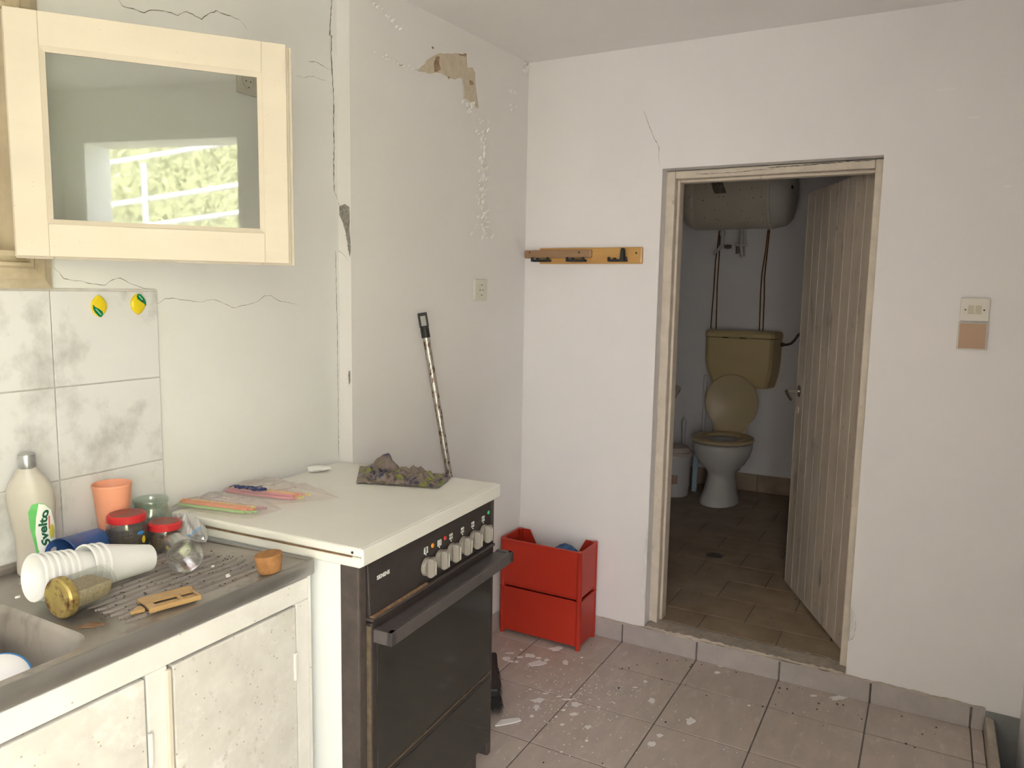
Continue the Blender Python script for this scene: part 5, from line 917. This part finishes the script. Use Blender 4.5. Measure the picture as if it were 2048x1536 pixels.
wpipe('inlet_valve', 'grey inlet valve with cross handle under the heater', [(4.93, 1.090, 1.7885), (4.93, 1.090, 1.72), (4.93, 1.090, 1.68), (4.935, 1.086, 1.65), (4.94, 1.080, 1.622)], .0115,
      [('cross_handle', M().tube([(-.006, .040, -.095), (-.010, 0, -.098), (-.006, -.040, -.097)], .008, 10), 'pipe_grey'), ('stem', M().lathe([(.012, 0), (.012, .06)], 10, (.01, .022, -.15)), 'brass_dark')])
for nm, pts in (('left strand of the left', [(1.286, 1.80), (1.292, 1.70), (1.302, 1.60), (1.304, 1.40), (1.309, 1.26), (1.311, 1.155)]), ('right strand of the left', [(1.280, 1.80), (1.279, 1.62), (1.283, 1.45), (1.279, 1.30), (1.276, 1.155)]),
                ('left strand of the right', [(.975, 1.80), (.984, 1.66), (.998, 1.52), (1.000, 1.40), (.997, 1.28), (.995, 1.155)]), ('right strand of the right', [(.966, 1.80), (.974, 1.64), (.981, 1.50), (.975, 1.36), (.972, 1.155)])):
    tag(O('rusty_wire', M().tube([(5.152, y, z) for y, z in pts], .0042, 8), 'rust_wire', smooth=60), 'rust-brown wire, %s pair between heater and cistern' % nm, 'wire')
bk = thing('bucket', 'white lidded plastic bucket on the floor beside the toilet', 'bucket', (4.79, 1.418, FB))
O('pail', M().lathe([(.095, 0), (.100, .004), (.102, .05), (.1025, .055), (.110, .255), (.116, .257), (.116, .272), (.1145, .274)], 40), 'bucket_white', bk, smooth=40)
O('lid', M().lathe([(.119, .268), (.120, .285), (.116, .290), (.104, .291), (.102, .300), (.090, .318), (.03, .322)], 40), 'bucket_lid', bk, smooth=40)
O('label', M().add([((.1095)*math.cos(t), (.1095)*math.sin(t), z) for z in (.09, .15) for t in [math.radians(172+i*8) for i in range(6)]], [(i, i+1, i+7, i+6) for i in range(5)]), 'cover_tan', bk)
tag(O('blue_packet', M().prism([(4.92, 1.300, FB), (4.92, 1.33, FB), (4.93, 1.33, .34), (4.93, 1.302, .33), (4.925, 1.296, .25)], (.025, 0, 0)), 'pale_blue', bevel=.004), 'pale blue packet standing between bucket and toilet', 'packet')
tb = thing('toilet_brush', 'white toilet brush with upright handle behind the bucket', 'brush', (5.02, 1.425, FB))
O('holder', M().lathe([(.05, 0), (.055, .01), (.045, .14), (.047, .145)], 24), 'bucket_white', tb, smooth=40)
O('handle', M().lathe([(.010, .13), (.009, .36), (.014, .38), (.014, .45), (.008, .46)], 14), 'bucket_white', tb, smooth=50)
ws = thing('wash_basin', 'white wash basin edge just showing past the door frame', 'basin', (4.25, 1.415, .83))
O('bowl', M().rings([ell(0, .10, .10, -.11), ell(0, .17, .135, -.06), ell(0, .205, .165, -.01), ell(0, .21, .17, .012), ell(0, .20, .16, .018), ell(0, .17, .13, .010), ell(0, .12, .09, -.06)]), 'porcelain', ws, smooth=60)
O('tap', M().tube([(0, .13, .015), (0, .13, .09), (0, .09, .11), (0, .05, .10)], .011, 12), 'chrome', ws, smooth=60)
dn = thing('floor_drain', 'round grey metal drain in the brown bathroom floor', 'drain', (3.735, .878, FB))
O('drain_rim', M().lathe([(.043, .0003), (.042, .003), (.033, .003), (.033, .0003)], 32, ends=False), 'drain_metal', dn, smooth=40)
O('drain_grate', M().lathe([(.033, .0003), (.033, .0015), (.004, .0015)], 32), 'brass_dark', dn)
sp = M()
for k in range(60):
    x, y = rr.uniform(2.9, 4.4), rr.uniform(.25, 1.3); w = rr.uniform(.001, .004)
    sp.prism([(x+w*math.cos(a)*rr.uniform(.6, 1.6), y+w*math.sin(a), FB+.0002) for a in (0, 1.2, 2.5, 3.7, 5)], (0, 0, .0015))
o = tag(O('bathroom_dirt', sp, 'herbs_dark'), 'dark dirt crumbs on the brown bathroom floor', 'dirt'); o['kind'] = 'stuff'
# ------------------------------------------------------------------ outside the entrance doorway (mirrored in the cabinet pane)
struct(O('trim_3', M().box(-3.5, 2.2, -1.75, -.49, -.2, -.015), 'landing_concrete'), 'concrete landing outside the entrance doorway')
rl = thing('railing', 'white tubular railing rising past the entrance doorway', 'railing', (-1.4, -1.5, 0))
for x0, z0, s in ((-1.693, 2.156, .109), (-1.708, 1.889, .1145), (-1.458, 1.754, .1116)):
    O('rail', M().tube([(x+1.4, 0, z0+s*(x-x0)) for x in (-3.4, -1.4, 0, 2.0)], .016, 12), 'rail_white', rl, smooth=60)
O('rail', M().tube([(x+1.4, 0, 1.25+.11*(x+1.45)) for x in (-3.4, -1.4, 0, 2.0)], .016, 12), 'rail_white', rl, smooth=60)
for x, h in ((-3.2, 1.95), (-1.395, 2.14), (.3, 2.36), (1.9, 2.54)):
    O('post', M().tube([(x+1.4, .03, -.015), (x+1.4-.012, .03, h)], .017, 12), 'rail_white', rl, smooth=60)
struct(O('trim_4', M().box(-9, 7, -9, -1.75, -.6, -.2), 'hedge_core'), 'dark earth bank beyond the landing')
hg = thing('hedge', 'sunlit yellow green hedge beyond the white railing', 'hedge', (-2.7, -3.9, -.2))
O('core', lump((0, 0, 1.45), (3.0, .85, 1.75), 8, 40, 20, .06), 'hedge_core', hg, smooth=60)
for x in (-1.9, -.7, .6, 1.8): O('trunk', M().tube([(x, .35, 0), (x+.05, .45, 1.2), (x-.05, .5, 2.3)], [.07, .05, .02], 10), 'bark', hg, smooth=60)
lv = M(); rl_ = random.Random(12)
for k in range(20000):
    a = rl_.uniform(0, 2*PI); t = math.acos(rl_.uniform(-.85, 1)); q = rl_.uniform(.97, 1.12)
    p_ = Vector((3.0*q*math.sin(t)*math.cos(a), .85*q*math.sin(t)*math.sin(a)*1.15, 1.45+1.75*q*math.cos(t)))
    d = Vector((rl_.gauss(0, 1), rl_.gauss(0, 1)+.5, rl_.gauss(0, 1))).normalized(); e = d.orthogonal().normalized(); f_ = d.cross(e); s = rl_.uniform(.02, .055)
    lv.add([p_-e*s, p_-f_*s*.45, p_+e*s, p_+f_*s*.45], [(0, 1, 2, 3)])
o = O('foliage', lv, 'leaves', hg); o['kind'] = 'stuff'
